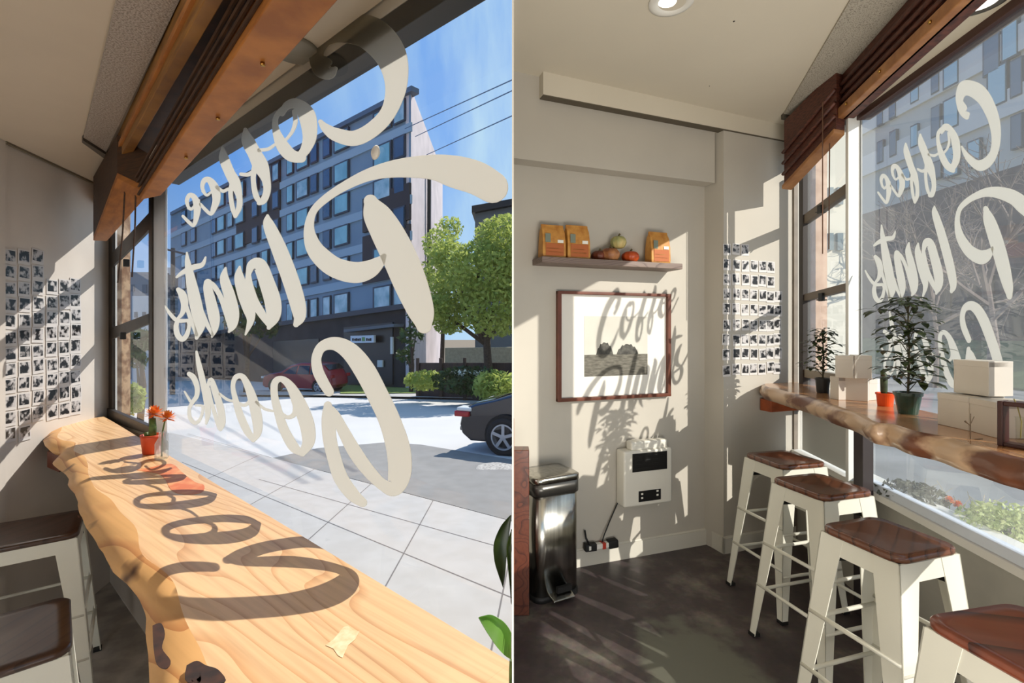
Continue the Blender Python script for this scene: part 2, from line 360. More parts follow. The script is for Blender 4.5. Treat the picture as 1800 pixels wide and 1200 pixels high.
# second, farther blind in front of the small window
f0 = U((236, 300), 2.13); f1 = Q((164, 415), 3.0); f2 = Q((188, 416), 2.97); f3 = Q((262, 330), 2.2)
f0 = Q((206, 303), 2.3)
h2 = thing('window_blind', 'dark brown wooden blind with orange bottom rail above the small side window on the left', 'blind', (f1.x, f1.y, f1.z))
b = MB(); b.hexa([f1, f2, f3, f0], [at(f1, 2.40), at(f2, 2.36), at(f3, 2.25), at(f0, 2.38)]); b.build('slat_stack', dark_w, h2)
b = MB(); dz = Vector((0, 0, -.028)); b.hexa([f1+dz, f2+dz, f3+dz, f0+dz], [f1, f2, f3, f0]); b.build('bottom_rail', orange_w, h2, bevel=.003)
b = MB(); pc = Q((183, 385), 2.84); b.box(pc, (.03, .03, .05), .7); b.build('catch', chrome, h2)
for pxs in (((220, 322), (207, 497), 2.35), ((239, 300), (232, 487), 2.3)):
    b = MB(); b.tube([Q(pxs[0], pxs[2]), Q(((pxs[0][0]+pxs[1][0])/2+2, (pxs[0][1]+pxs[1][1])/2), pxs[2]), Q(pxs[1], pxs[2])], .0035, 6)
    b.build('pull_cord', dark_w, h2)
# soffit between the blind and the glass, with its can light
zs = 2.335
g0 = V((800, 0), LA, LB); g1 = gl(288)
b = MB(); b.prism([gend(0, zs), at(g1, zs), at(g1, zs)+nL*.20, gend(.26, zs)], (0, 0, .05)); struct(b, 'trim_3', cream)
cl = U((515, 84), zs); tt = thing('ceiling_light', 'round recessed can light in the cream soffit above the left window lettering', 'ceiling light', at(cl, zs-.012))
b = MB(); b.lathe([(.074, 0), (.076, .004), (.076, .012), (.05, .012), (.05, .002)], at(cl, zs-.013), 28); b.build('ring', mat('can_light_ring', (150, 150, 140), .4), tt, smooth=True)
b = MB(); b.lathe([(.049, .002), (.03, .006), (.0005, .006)], at(cl, zs-.012), 24); b.build('lens', mat('can_lens', (210, 210, 200), .3), tt, smooth=True)
# window frames
def gbar(x0, y0, x1, y1, w, h, off=0, dep=.0):
    A, B_ = shift(LA, LB, off); return V((x0, y0), A, B_), V((x1, y1), A, B_)
w1 = thing('window_1', None, None, at(gl(288), .87)); w1['kind'] = 'structure'
# transom: 5 cm outward so that its shade falls on the top of the lettering
za, zb = 2.232, 2.296
gx = V((920, 0), LA, LB); gm = gl(288)
b = MB(); gE = Vector((-.002, LB.y, 0)); b.hexa([gend(-.07, za), at(gm, za)+out*.07, at(gm, za)+out*.006, gend(-.006, za)], [gend(-.07, zb), at(gm, zb)+out*.07, at(gm, zb)+out*.006, gend(-.006, zb)]); b.build('transom_bar', black, w1, bevel=.003)
b = MB(); b.hexa([gend(-.06, zb), at(gm, zb)+out*.06, at(gm, zb)+out*.006, gend(-.006, zb)], [gend(-.06, 2.6), at(gm, 2.6)+out*.06, at(gm, 2.6)+out*.006, gend(-.006, 2.6)]); struct(b, 'wall_above_window', cream)
b = MB(); b.hexa([at(gm, .52), gend(0, .52), gend(-.004, .52), at(gm, .52)+out*.004], [at(gm, 2.42), gend(0, 2.42), gend(-.004, 2.42), at(gm, 2.42)+out*.004]); b.build('pane', glass_clear, w1)
b = MB(); m0, m1 = gl(267), gl(290)
b.hexa([at(m0, .52), at(m1, .52), at(m1, .52)+out*.012, at(m0, .52)+out*.012], [at(m0, 2.3), at(m1, 2.3), at(m1, 2.3)+out*.012, at(m0, 2.3)+out*.012]); b.build('mullion', alu, w1, bevel=.004)
b = MB(); b.hexa([at(m1, .52)+nL*.02, gend(.02, .52), gend(-.04, .52), at(m1, .52)+out*.04], [at(m1, .545)+nL*.02, gend(.02, .545), gend(-.04, .545), at(m1, .545)+out*.04]); b.build('bottom_rail', alu, w1)
# small side window
w2 = thing('window_2', None, None, at(gl(230), .87)); w2['kind'] = 'structure'
def gquad(name, pts, th, m_, par, inward=.02):
    th *= .3; inward *= .4; A, B_ = shift(LA, LB, inward); b = MB(); b.prism([V(p, A, B_) for p in pts], out*th); return b.build(name, m_, par, bevel=.002)
gquad('stile', [(187, 405), (197, 398), (197, 740), (187, 740)], .06, dframe, w2)
gquad('stile', [(261, 330), (267, 330), (267, 765), (261, 762)], .06, dframe, w2)
gquad('muntin', [(195, 446), (263, 372), (263, 402), (195, 470)], .05, dframe, w2)
gquad('muntin', [(190, 578), (263, 550), (263, 568), (190, 598)], .05, dframe, w2)
gquad('sill_frame', [(187, 717), (263, 750), (263, 764), (187, 738)], .09, dframe, w2, .05)
gquad('inner_ledge', [(190, 740), (262, 772), (262, 800), (190, 752)], .10, mat('grey_sill_board', (150, 130, 112), .6), w2, .02)
lt_ = Q((222, 572), 2.9); 
for (px, py) in ((222, 462), (216, 590)):
    b = MB(); A, B_ = shift(LA, LB, .035); p = V((px, py), A, B_); b.box(p, (.03, .03, .045), .8); b.build('latch', black, w2, bevel=.004)
b = MB(); a0, a1 = gl(188), gl(266); b.hexa([at(a0, .9), at(a1, .9), at(a1, .9)+out*.004, at(a0, .9)+out*.004], [at(a0, 2.3), at(a1, 2.3), at(a1, 2.3)+out*.004, at(a0, 2.3)+out*.004]); b.build('pane', glass_clear, w2)
b = MB(); b.hexa([at(LC, .5), at(gl(266), .5), at(gl(266), .5)+out*.08, at(LC, .5)+out*.08], [at(LC, .86), at(gl(266), .86), at(gl(266), .86)+out*.08, at(LC, .86)+out*.08]); struct(b, 'wall_under_side_window', wall_l)
# brown jamb in the corner
b = MB(); p0, p1 = V((176, 500), wA, wB), gl(187)
b.hexa([at(p0, .80), at(p1, .80)+nL*.0, at(p1, .80)+out*.03, at(p0, .80)+Vector((-.02, .05, 0))], [at(p0, 2.1), at(p1, 2.1), at(p1, 2.1)+out*.03, at(p0, 2.1)+Vector((-.02, .05, 0))]); struct(b, 'trim_4', mat('brown_jamb', (150, 118, 78), .6, rgb2=(110, 84, 52), scale=8, stretch=(1, 1, .2)))
# header wall above the small window closes the room against the sky
b = MB(); b.hexa([at(LC, 2.3), at(gm, 2.3), at(gm, 2.3)+out*.06, at(LC, 2.3)+out*.06], [at(LC, 2.6), at(gm, 2.6), at(gm, 2.6)+out*.06, at(LC, 2.6)+out*.06]); struct(b, 'wall_above_side_window', wall_l)

# ---------------------------------------------------------------- lettering
# strokes as (x, y, width) traced on the left window; both windows carry the same words
GLYPH = [
 ('capital C', 'top word', [[(590,121,8),(580,127,26),(568,118,38),(557,97,26),(571,67,32),(605,54,44),(650,58,60),(686,95,56),(697,145,40),(686,192,28),(660,224,27),(625,243,27),(592,237,24),(573,225,16),(564,214,8)]]),
 ('letter o', 'top word', [[(496,200,9),(505,186,14),(522,183,20),(540,203,30),(545,238,25),(538,262,18),(527,276,14)],[(530,277,18),(512,273,22),(497,256,22),(486,230,13),(485,208,9),(497,192,9),(510,186,10)],[(503,246,5),(514,232,6),(520,214,8),(518,196,8)],[(484,254,5),(472,262,6),(456,264,6)]]),
 ('first f', 'top word', [[(432,228,7),(436,247,22),(448,270,24),(459,292,27),(468,315,16),(470,335,13),(464,352,12),(456,357,8)],[(450,290,12),(446,308,9),(447,328,9),(451,345,10),(457,355,8)],[(447,301,7),(436,307,7),(424,306,6)]]),
 ('second f', 'top word', [[(392,260,5),(394,278,17),(404,303,18),(414,322,19),(421,345,11),(421,364,10),(414,380,7)],[(410,318,9),(406,335,8),(407,352,8),(410,368,8),(414,380,6)],[(402,332,5),(392,336,6),(382,329,6)]]),
 ('first e', 'top word', [[(360,340,5),(356,328,7),(360,317,9),(369,317,11),(378,331,16),(381,350,14),(376,367,10),(371,376,6),(362,369,6),(353,359,5)],[(357,336,5),(364,343,5),(371,338,4)]]),
 ('last e', 'top word', [[(332,366,5),(329,353,7),(334,343,8),(342,347,10),(347,361,13),(346,380,10),(341,396,6),(333,391,6),(322,380,5)],[(330,361,5),(336,368,5),(342,362,4)],[(350,352,4),(346,350,4)]]),
 ('capital P bowl', 'middle word', [[(866,329,56),(838,313,59),(800,302,57),(760,294,44),(700,296,32),(650,307,22),(605,328,16),(572,350,14),(551,372,13),(544,402,18),(551,432,28),(568,454,34),(592,471,36),(625,479,37),(650,473,32),(668,460,20),(676,450,8)]]),
 ('capital P stem', 'middle word', [[(652,354,24),(661,374,46),(679,405,56),(702,450,60),(723,500,58),(741,548,46),(746,572,28)]]),
 ('letter l', 'middle word', [[(471,379,5),(473,395,20),(490,435,27),(509,485,29),(523,530,28),(527,556,22),(521,570,10)]]),
 ('letter a', 'middle word', [[(437,482,9),(443,466,16),(457,466,24),(469,495,27),(480,530,29),(481,556,24),(473,576,7)],[(475,574,7),(461,552,14),(448,530,15),(439,503,14),(437,482,9)],[(422,469,4),(421,487,17),(429,515,23),(438,542,22),(441,563,13),(432,588,3)]]),
 ('letter n', 'middle word', [[(397,471,4),(395,490,16),(404,520,20),(411,550,20),(410,571,14),(403,583,4)],[(405,578,6),(398,548,10),(388,521,9),(376,502,9),(367,497,10)],[(366,497,14),(366,508,16),(371,530,19),(377,558,20),(378,577,12),(373,592,3)]]),
 ('letter t', 'middle word', [[(329,444,3),(331,465,11),(339,508,20),(347,545,22),(352,570,20),(346,594,6)],[(374,588,5),(363,567,8),(354,545,8)],[(362,452,3),(356,465,8),(340,470,10),(323,478,8),(311,487,4)]]),
 ('letter s', 'middle word', [[(314,509,8),(321,518,14),(325,534,13),(321,550,8),(313,560,5)],[(324,525,7),(331,547,7),(338,567,7),(346,588,6)],[(313,562,7),(310,575,9),(313,589,10),(321,596,9),(329,588,8),(333,572,6),(330,563,5)],[(291,538,3),(300,552,6),(312,563,7),(330,563,6)]]),
 ('capital G', 'bottom word', [[(579,688,17),(568,670,19),(559,650,19),(557,628,17),(567,609,18),(590,604,24),(616,618,32),(641,650,37),(665,695,37),(686,740,38),(701,790,42),(703,832,40),(693,857,30),(674,852,20),(650,829,22),(625,795,24),(603,755,20),(591,730,15),(585,718,8)],[(577,712,14),(578,735,24),(580,770,24),(588,805,24),(600,840,25),(620,868,23),(638,883,16)]]),
 ('first o', 'bottom word', [[(530,796,10),(516,784,18),(500,755,17),(490,725,15),(483,695,13),(484,672,12),(496,666,11),(512,680,16),(527,710,24),(540,745,26),(543,775,22),(532,796,12)],[(490,722,6),(506,733,7),(519,725,9),(518,698,7)],[(451,706,4),(465,718,5),(480,722,4)]]),
 ('second o', 'bottom word', [[(446,773,8),(435,757,13),(422,728,13),(414,700,10),(410,678,8),(415,663,9),(427,662,10),(438,682,14),(447,710,18),(453,740,18),(453,760,14),(446,773,8)],[(416,706,5),(430,712,6),(440,704,6)],[(387,692,4),(400,702,5),(412,705,4)]]),
 ('letter d', 'bottom word', [[(346,618,4),(350,640,9),(357,670,11),(363,700,11),(366,725,10),(363,744,4)],[(365,682,5),(371,667,8),(379,688,12),(388,718,13),(391,742,12),(388,754,7)],[(386,752,7),(379,730,7),(372,705,6),(368,683,5)]]),
 ('last letter s', 'bottom word', [[(333,657,8),(341,664,10),(347,680,9),(346,696,8),(338,708,7),(333,720,6),(335,735,7),(344,743,7),(353,735,5),(357,715,5),(345,712,4)],[(325,688,3),(335,705,5)]]),
]
def stroke_outline(st):
    C_ = catmull(st, 7); n = len(C_); T_ = []
    for i in range(n):
        a = C_[max(i-1, 0)]; c = C_[min(i+1, n-1)]; dx, dy = c[0]-a[0], c[1]-a[1]; l = math.hypot(dx, dy) or 1; T_.append((dx/l, dy/l))
    seq = []
    for k in range(5):
        a = math.pi/2*(1-(k+.3)/5); w = C_[0][2]/2; seq.append((C_[0][0]-T_[0][0]*w*math.sin(a), C_[0][1]-T_[0][1]*w*math.sin(a), w*math.cos(a), T_[0]))
    for i in range(n): seq.append((C_[i][0], C_[i][1], C_[i][2]/2, T_[i]))
    for k in range(5):
        a = math.pi/2*(k+.7)/5; w = C_[-1][2]/2; seq.append((C_[-1][0]+T_[-1][0]*w*math.sin(a), C_[-1][1]+T_[-1][1]*w*math.sin(a), w*math.cos(a), T_[-1]))
    return seq
def union_strokes(strokes):
    """one clean outline per letter: the strokes are welded together flat before they go on the glass"""
    obs = []
    for si, st in enumerate(strokes):
        seq = stroke_outline(st); n = len(seq); hz = 1.0+.13*si
        Lp = [(x-t[1]*w, y+t[0]*w) for x, y, w, t in seq]; Rp = [(x+t[1]*w, y-t[0]*w) for x, y, w, t in seq]
        # cut a long stroke into short solid pieces so that loops crossing themselves weld too
        step = 12; i0 = 0
        while i0 < n-1:
            i1 = min(n-1, i0+step); 
            if n-1-i1 < 4: i1 = n-1
            m_ = i1-i0+1; hz += .017; vs = []
            for z in (-hz, hz): vs += [(*Lp[i], z) for i in range(i0, i1+1)]+[(*Rp[i], z) for i in range(i0, i1+1)]
            fs = []
            for i in range(m_-1):
                fs += [(i, m_+i, m_+i+1, i+1), (2*m_+i, 2*m_+i+1, 3*m_+i+1, 3*m_+i), (i, i+1, 2*m_+i+1, 2*m_+i), (m_+i, 3*m_+i, 3*m_+i+1, m_+i+1)]
            fs += [(0, 2*m_, 3*m_, m_), (m_-1, 2*m_-1, 4*m_-1, 3*m_-1)]
            me = bpy.data.meshes.new('piece'); me.from_pydata(vs, [], fs); me.update()
            import bmesh
            bm = bmesh.new(); bm.from_mesh(me); bmesh.ops.recalc_face_normals(bm, faces=bm.faces); bm.to_mesh(me); bm.free()
            o = bpy.data.objects.new('piece', me); S.collection.objects.link(o); obs.append(o)
            i0 = i1-2 if i1 < n-1 else n
    col = bpy.data.collections.new('pieces')
    for o in obs[1:]: col.objects.link(o)
    if len(obs) > 1:
        md = obs[0].modifiers.new('u', 'BOOLEAN'); md.operation = 'UNION'; md.operand_type = 'COLLECTION'; md.collection = col; md.solver = 'EXACT'
    dg_ = bpy.context.evaluated_depsgraph_get(); ev = obs[0].evaluated_get(dg_); me = ev.to_mesh()
    vs = [tuple(v.co) for v in me.vertices]; fs = [tuple(p.vertices) for p in me.polygons]; ev.to_mesh_clear()
    for o in obs: me_ = o.data; bpy.data.objects.remove(o); bpy.data.meshes.remove(me_)
    bpy.data.collections.remove(col)
    return vs, fs
LETTERS = [union_strokes(g[2]) for g in GLYPH]
def lettering(mapf, nrm, name_side):
    for (gname, word, _), (vs, fs) in zip(GLYPH, LETTERS):
        b = MB(); b.add([mapf((v[0], v[1]))+nrm*(.0016 if v[2] > 0 else .0006) for v in vs], fs)
        b.build('window_letter', vinyl, label=f'cream vinyl script {gname} of the {word} on the {name_side} window, seen mirrored', cat='window letter', group=f'script letters on the {name_side} window')
lettering(lambda p: V(p, LA, LB), nL, 'left')
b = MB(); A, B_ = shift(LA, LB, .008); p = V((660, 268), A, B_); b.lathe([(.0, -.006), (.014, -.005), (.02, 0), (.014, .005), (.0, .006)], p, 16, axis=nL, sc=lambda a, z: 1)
b.build('white_dot', white_p, smooth=True, label='small white round blob on the left glass above the capital P', cat='suction cup')  # white blob on the glass, built as a small rounded disc

# ---------------------------------------------------------------- live-edge ledge (left)
pine = wood('pale_pine_slab', (226, 186, 138), (202, 152, 102), (-.8, .6), rings=11, rough=.38, coat=.15, fine=70, distort=1.1)
pine_edge = wood('pine_live_edge', (216, 166, 106), (184, 124, 72), (-.8, .6), rings=6, rough=.5, fine=30, knots=7, distort=1.5)
def slab(name, outer, zo, ztop, zbot, back, mats, ins=.07, lab='', cat='counter', par=None, ripple=.012):
    O = [U(p, zo) for p in outer]
    O = [Vector(q) for q in catmull([tuple(o) for o in O], 4)]
    n = len(O); rows = []
    # running length for pairing with the back edge
    L_ = [0]
    for i in range(1, n): L_.append(L_[-1]+(O[i]-O[i-1]).length)
    bk = []
    for i in range(n):
        bk.append(back(O[i], L_[i]/L_[-1]))
    b = MB(); vs = []
    K = 6
    for i in range(n):
        inw = (bk[i]-O[i]); inw.z = 0; d = inw.length; inw = inw.normalized() if d > 1e-4 else Vector((0, 1, 0))
        j = ins*(1+.25*math.sin(L_[i]*6)+.08*math.sin(L_[i]*15+1)); rp = ripple*math.sin(L_[i]*31)+ripple*.6*math.sin(L_[i]*53+2)
        j = min(j, d*.5)
        vs += [at(O[i]+inw*min(.09, d*.7), zbot), at(O[i]+inw*.02, zbot+.012), at(O[i]-inw*rp*.3, zo), at(O[i]+inw*(j*.45+rp*.5), zo+(ztop-zo)*.72), at(O[i]+inw*j, ztop), at(bk[i], ztop), at(bk[i], zbot)]
    K = 7
    for i in range(n-1):
        for k in range(K):
            k2 = (k+1) % K
            b.add([], [])
            b.f.append((i*K+k, (i+1)*K+k, (i+1)*K+k2, i*K+k2)); b.m.append(0 if k in (4, 5) else 1)
    b.v = [tuple(v) for v in vs]
    b.f.append(tuple(range(K-1, -1, -1))); b.m.append(1); b.f.append(tuple(range((n-1)*K, n*K))); b.m.append(1)
    NOORG.add(name)
    o = b.build(name, mats, label=lab, cat=cat)
    for p in o.data.polygons: p.use_smooth = (p.material_index == 1)
    return o
outer_l = [(112, 750), (90, 753), (76, 768), (83, 788), (104, 794), (103, 802), (92, 814), (104, 824), (119, 838), (121, 856), (134, 872), (138, 895), (152, 927), (175, 962), (200, 1005), (236, 1040), (252, 1070), (257, 1110), (262, 1200), (262, 1290), (300, 1420), (420, 1600)]
kdir = (Vector((KB.x, KB.y, 0))-Vector((KA.x, KA.y, 0))).normalized(); KC = isect(wA, wB, KA, KB)
KX = KA+(KB-KA)*((-.002-KA.x)/(KB.x-KA.x))
def back_l(o, t):
    smax = (KX-KC).dot(kdir); smax = Vector((KX.x-KC.x, KX.y-KC.y)).length
    s = Vector((o.x-KC.x, o.y-KC.y, 0)).dot(kdir)
    s = .03+(smax-.03)*max(0, min(1, (s-.03)/smax))
    if t > .97: s = smax
    return at(Vector((KC.x, KC.y, 0))+kdir*s, .87)
lg = slab('wood_ledge', outer_l, .83, .87, .79, back_l, [pine, pine_edge], .065, 'pale pine live-edge window counter on the left with lettering shadows across it', 'counter', ripple=.004)
# the slab's near end is closed by a straight cut at the added divider
endp = U(outer_l[-1], .83); b = MB(); b.prism([at(endp, .79), at(KX, .79), (-.002, endp.y, .79)], (0, 0, .0799)); b.build('near_end', pine, lg)
# reddish stain, tape
b = MB(); st = [(262, 822), (300, 815), (318, 828), (330, 838), (345, 848), (358, 852), (358, 862), (345, 868), (318, 868), (300, 860), (290, 842), (276, 832), (240, 826)]
b.prism([U(p, .8703) for p in catmull(st+st[:1], 4)[:-1]], (0, 0, .0006)); b.build('stain', mat('red_stain', (204, 112, 70), .45, rgb2=(222, 156, 104), scale=20, contrast=(.3, .6)), lg)
b = MB(); st = [(604, 1102), (612, 1100), (620, 1108), (632, 1110), (624, 1124), (612, 1134), (602, 1156), (594, 1152), (586, 1140), (572, 1134), (586, 1124)]
b.prism([U(p, .8704) for p in st], (0, 0, .0006)); b.build('tape_piece', mat('masking_tape', (238, 212, 176), .7, rgb2=(222, 188, 144), scale=60), label='torn piece of beige tape stuck on the pale pine counter', cat='tape')
# dark knots and cracks in the live edge
for (pts, zz) in (([(268, 1100), (283, 1096), (290, 1115), (285, 1140), (300, 1162), (292, 1176), (276, 1168), (270, 1140)], .8715), ([(328, 1170), (346, 1162), (362, 1170), (384, 1178), (394, 1200), (330, 1200)], .8712), ([(232, 975), (237, 973), (236, 984)], .853), ([(259, 976), (270, 982), (268, 991), (262, 984)], .865), ([(338, 1190), (352, 1184), (352, 1200), (338, 1200)], .8712)):
    b = MB(); b.prism([U(p, zz) for p in catmull(pts+pts[:1], 4)[:-1]], (0, 0, .0012)); b.build('knot', mat('knot_brown', (66, 36, 20), .6, rgb2=(34, 18, 10), scale=40), lg)
# red-brown bracket below the far tip
b = MB(); q = [U((83, 792), .79), U((104, 800), .79), U((104, 800), .79)+Vector((-.08, .25, 0)), U((83, 792), .79)+Vector((-.08, .25, 0))]
b.prism([at(p, .70) for p in q], (0, 0, .088)); b.build('shelf_bracket', mat('red_brown_wood', (92, 40, 18), .5), label='small red-brown wooden bracket under the far tip of the left counter', cat='bracket')

# ---------------------------------------------------------------- instant prints on walls
def prints(A, B_, xs, y0, y1, rows, wfun, hfun, group, wallname, off, skip=(), ratio=1.2):
    A2, B2 = shift(A, B_, off); n_ = sidevec(A, B_)
    ords = ['first', 'second', 'third', 'fourth', 'fifth', 'sixth', 'seventh']
    rown = ['top', 'second', 'third', 'fourth', 'fifth', 'sixth', 'seventh', 'eighth', 'ninth', 'tenth', 'eleventh', 'lowest']
    for r, cols in enumerate(rows):
        for ci in cols:
            x = xs[ci]+random.uniform(-1, 1); t = (x-xs[0])/(xs[-1]-xs[0])
            y = (y0(r)*(1-t)+y1(r)*t)+random.uniform(-1.5, 1.5)
            w, h = wfun(x), hfun(x)
            c = V((x, y), A2, B2); d = Vector((B_[0]-A[0], B_[1]-A[1], 0)).normalized()
            px = V((x+w/2, y), A2, B2); half = (px-c).length
            hh = abs((V((x, y-h/2), A2, B2)-c).z)
            a = random.uniform(-.06, .06); dx = d*math.cos(a)+Vector((0, 0, math.sin(a))); uz = Vector((0, 0, math.cos(a)))-d*math.sin(a)
            nm = 'lowest' if r == len(rows)-1 else rown[r]
            first = cols[0] == ci
            t_ = thing('instant_print', f'small instant print on the {wallname}, {ords[cols.index(ci)]} from the left in the {nm} row', 'photo print', c, 0, group)
            b = MB(); b.prism([c-dx*half-uz*hh, c+dx*half-uz*hh, c+dx*half+uz*hh, c-dx*half+uz*hh], n_*.0012); b.build('paper', white_paper, t_)
            b = MB(); c2 = c+uz*hh*.12+n_*.0012; hw, h2_ = half*.8, hh*.72
            b.prism([c2-dx*hw-uz*h2_, c2+dx*hw-uz*h2_, c2+dx*hw+uz*h2_, c2-dx*hw+uz*h2_], n_*.0006); b.build('picture', photo_m, t_)
prints(wA, wB, [18, 43, 67, 91, 113, 133], lambda r: 452+28.4*r, lambda r: 450+26.6*r,
       [[0, 1, 2], [0, 1, 2], [0, 1, 2, 3, 4, 5]]+[[0, 1, 2, 3, 4, 5]]*8+[[0, 1]], lambda x: 22-.025*x, lambda x: 26, 'instant prints on the left wall', 'left wall', .002)

# ---------------------------------------------------------------- bar stools
def stool(loc, rz, lab, size=.31, h=.76, seatm=None, group='white metal bar stools with wooden seats', sx=1.0):
    t_ = thing('bar_stool', lab, 'stool', loc, rz, group)
    P = lambda x, y, z: W2(t_, (x*sx, y, z))
    hs = size/2
    # seat: rounded square, slightly dished
    b = MB(); ring = []
    rc = .045; N_ = 7
    for (cx_, cy_, a0) in ((hs-rc, hs-rc, 0), (-hs+rc, hs-rc, 90), (-hs+rc, -hs+rc, 180), (hs-rc, -hs+rc, 270)):
        for k in range(N_): a = math.radians(a0+90*k/(N_-1)); ring.append((cx_+rc*math.cos(a), cy_+rc*math.sin(a)))
    n = len(ring); zt, zb_ = h, h-.022; vs = []
    for (s, z) in ((.985, zb_), (1.0, zb_+.006), (1.0, zt-.005), (.975, zt), (.8, zt-.002), (.4, zt-.006)):
        vs += [P(x*s, y*s, z) for x, y in ring]
    vs.append(P(0, 0, zt-.008)); fs = []
    for i in range(5):
        for k in range(n): fs.append((i*n+k, i*n+(k+1) % n, (i+1)*n+(k+1) % n, (i+1)*n+k))
    for k in range(n): fs.append((5*n+k, 5*n+(k+1) % n, 6*n))
    fs.append(tuple(range(n-1, -1, -1))); b.add(vs, fs); o = b.build('seat', seatm, t_, smooth=True)
    # apron
    b = MB(); a1 = hs-.006; a2 = hs-.006+.06*.09; zt = h-.022
    for s in ((1, 0), (0, 1), (-1, 0), (0, -1)):
        if s[0]:
            b.hexa([P(s[0]*a2, -a2, zt-.06), P(s[0]*a2, a2, zt-.06), P(s[0]*(a2-.004), a2, zt-.06), P(s[0]*(a2-.004), -a2, zt-.06)], [P(s[0]*a1, -a1, zt), P(s[0]*a1, a1, zt), P(s[0]*(a1-.004), a1, zt), P(s[0]*(a1-.004), -a1, zt)])
        else:
            b.hexa([P(-a2, s[1]*a2, zt-.06), P(a2, s[1]*a2, zt-.06), P(a2, s[1]*(a2-.004), zt-.06), P(-a2, s[1]*(a2-.004), zt-.06)], [P(-a1, s[1]*a1, zt), P(a1, s[1]*a1, zt), P(a1, s[1]*(a1-.004), zt), P(-a1, s[1]*(a1-.004), zt)])
    b.build('apron', metal_w, t_)
    sp_ = .066                                        # splay of the legs at the floor
    for ax in (1, -1):
        for ay in (1, -1):
            b = MB()
            def corner(z):   # outer corner position at height z
                f = 1-z/(zt-.0); return hs-.0045+sp_*max(0, f)
            for (dx, dy) in ((1, 0), (0, 1)):       # pressed L-profile: two tapering flanges
                wt, wb = .085, .032; c1, c0 = corner(zt-.001), corner(0)
                A_ = P(ax*c1, ay*c1, zt-.001); B0 = P(ax*c0, ay*c0, 0)
                A2_ = P(ax*(c1-dx*wt), ay*(c1-dy*wt), zt-.001); B2_ = P(ax*(c0-dx*wb), ay*(c0-dy*wb), 0)
                ti = P(ax*-.004*dy, ay*-.004*dx, 0)-P(0, 0, 0)
                b.hexa([B0, B2_, B2_+ti, B0+ti], [A_, A2_, A2_+ti, A_+ti])
            b.build('leg', metal_w, t_)
            b = MB(); c0 = corner(.012); b.box(P(ax*(c0-.014), ay*(c0-.014), .008), (.036, .036, .016), rz); b.build('foot', rubber, t_)
    def cr(z): return hs+.0+sp_*(1-z/zt)
    for (z, ax_) in ((.22, 'x'), (.22, 'y'), (.42, 'x'), (.42, 'y')):
        for s in (1, -1):
            b = MB(); c = cr(z)-.01
            if ax_ == 'x': b.tube([P(-c, s*c, z), P(c, s*c, z)], .008, 8)
            else: b.tube([P(s*c, -c, z+.03), P(s*c, c, z+.03)], .008, 8)
            b.build('stretcher', metal_w, t_, smooth=True)
    for s in (1, -1):
        b = MB(); c = hs-.01; b.tube([P(-c, -s*c, h-.12), P(0, 0, h-.075), P(c, s*c, h-.12)], .008, 6); b.build('brace', black, t_)
    return t_
walnut = wood('dark_walnut', (110, 66, 44), (64, 34, 24), (.85, .52), rings=13, rough=.26, coat=.5, fine=50, distort=.35)
walnut_l = wood('dark_walnut_left', (74, 50, 38), (46, 28, 20), (.7, .7), rings=8, rough=.3, coat=.3, fine=50, distort=.4)
stool((-1.60, 1.46, LF), math.radians(43), 'white metal stool with dark wooden seat, nearest, at the bottom left corner', .40, .80, walnut_l)
stool((-2.31, 2.30, LF), math.radians(38), 'white metal stool with dark seat farther back, below the left instant prints', .40, .80, walnut_l)
# picture wire with hook-shaped bracket under the counter
b = MB(); A, B_ = shift(LA, LB, .004); b.tube([V((168, 1075), A, B_), V((185, 1115), A, B_), V((200, 1155), A, B_)], .0022, 6)
b.tube([V((200, 1155), A, B_), V((188, 1165), A, B_), V((186, 1178), A, B_), V((196, 1185), A, B_)], .003, 6); b.tube([V((200, 1155), A, B_), V((212, 1160), A, B_), V((214, 1172), A, B_), V((208, 1180), A, B_)], .003, 6)
b.build('hanging_wire', rubber, label='thin black wire with a small curled hook on the white wall under the left counter', cat='wire')

# ---------------------------------------------------------------- cactus and flowers in the window corner
terra = mat('orange_red_clay', (204, 74, 36), .5); petal = mat('orange_petal', (228, 104, 44), .5, rgb2=(240, 168, 70), scale=90, trans=.2)
cg = mat('cactus_green', (92, 116, 52), .6, rgb2=(60, 84, 34), scale=40)
pb = U((267, 797), .87); sc_ = pb.y/F
t_ = thing('potted_cactus', 'small red clay pot with a green stem and orange-yellow flower in the left window corner', 'plant', pb)
b = MB(); b.lathe([(.024, 0), (.036, .003), (.044, .075), (.047, .09), (.041, .09), (.038, .07)], pb, 20); b.build('pot', terra, t_, smooth=True)
b = MB(); b.tube([pb+Vector((0, 0, .06)), pb+Vector((.004, 0, .12)), pb+Vector((.004, 0, .165))], [.017, .016, .012], 10); b.tube([pb+Vector((-.02, 0, .06)), pb+Vector((-.028, 0, .10))], [.008, .01], 8); b.build('stem', cg, t_, smooth=True)
def bloom(c, r, par, nm='flower'):
    b = MB()
    for k in range(44):
        a = k*2.4; e_ = -.25+1.15*(k/44); p = Vector((math.cos(a)*math.cos(e_*1.6), math.sin(a)*math.cos(e_*1.6), math.sin(e_*1.6)))
        s1 = p.cross(Vector((0, 0, 1))).normalized()*r*.22
        b.add([c, c+p*r*.6+s1, c+p*r, c+p*r*.6-s1], [(0, 1, 2, 3)])
    b.build(nm, petal, par, fix=False)
bloom(pb+Vector((.012, 0, .185)), .045, t_)
pv = U((284, 806), .87)
t_ = thing('flower_vase', 'small clear bottle vase with one round orange flower beside the red pot', 'vase', pv)
b = MB(); b.lathe([(.024, 0), (.026, .005), (.026, .07), (.012, .095), (.010, .12), (.012, .125)], pv, 18); b.build('bottle', glassmat('vase_glass', (.93, .96, .94), 2.0, film=.3), t_, smooth=True)
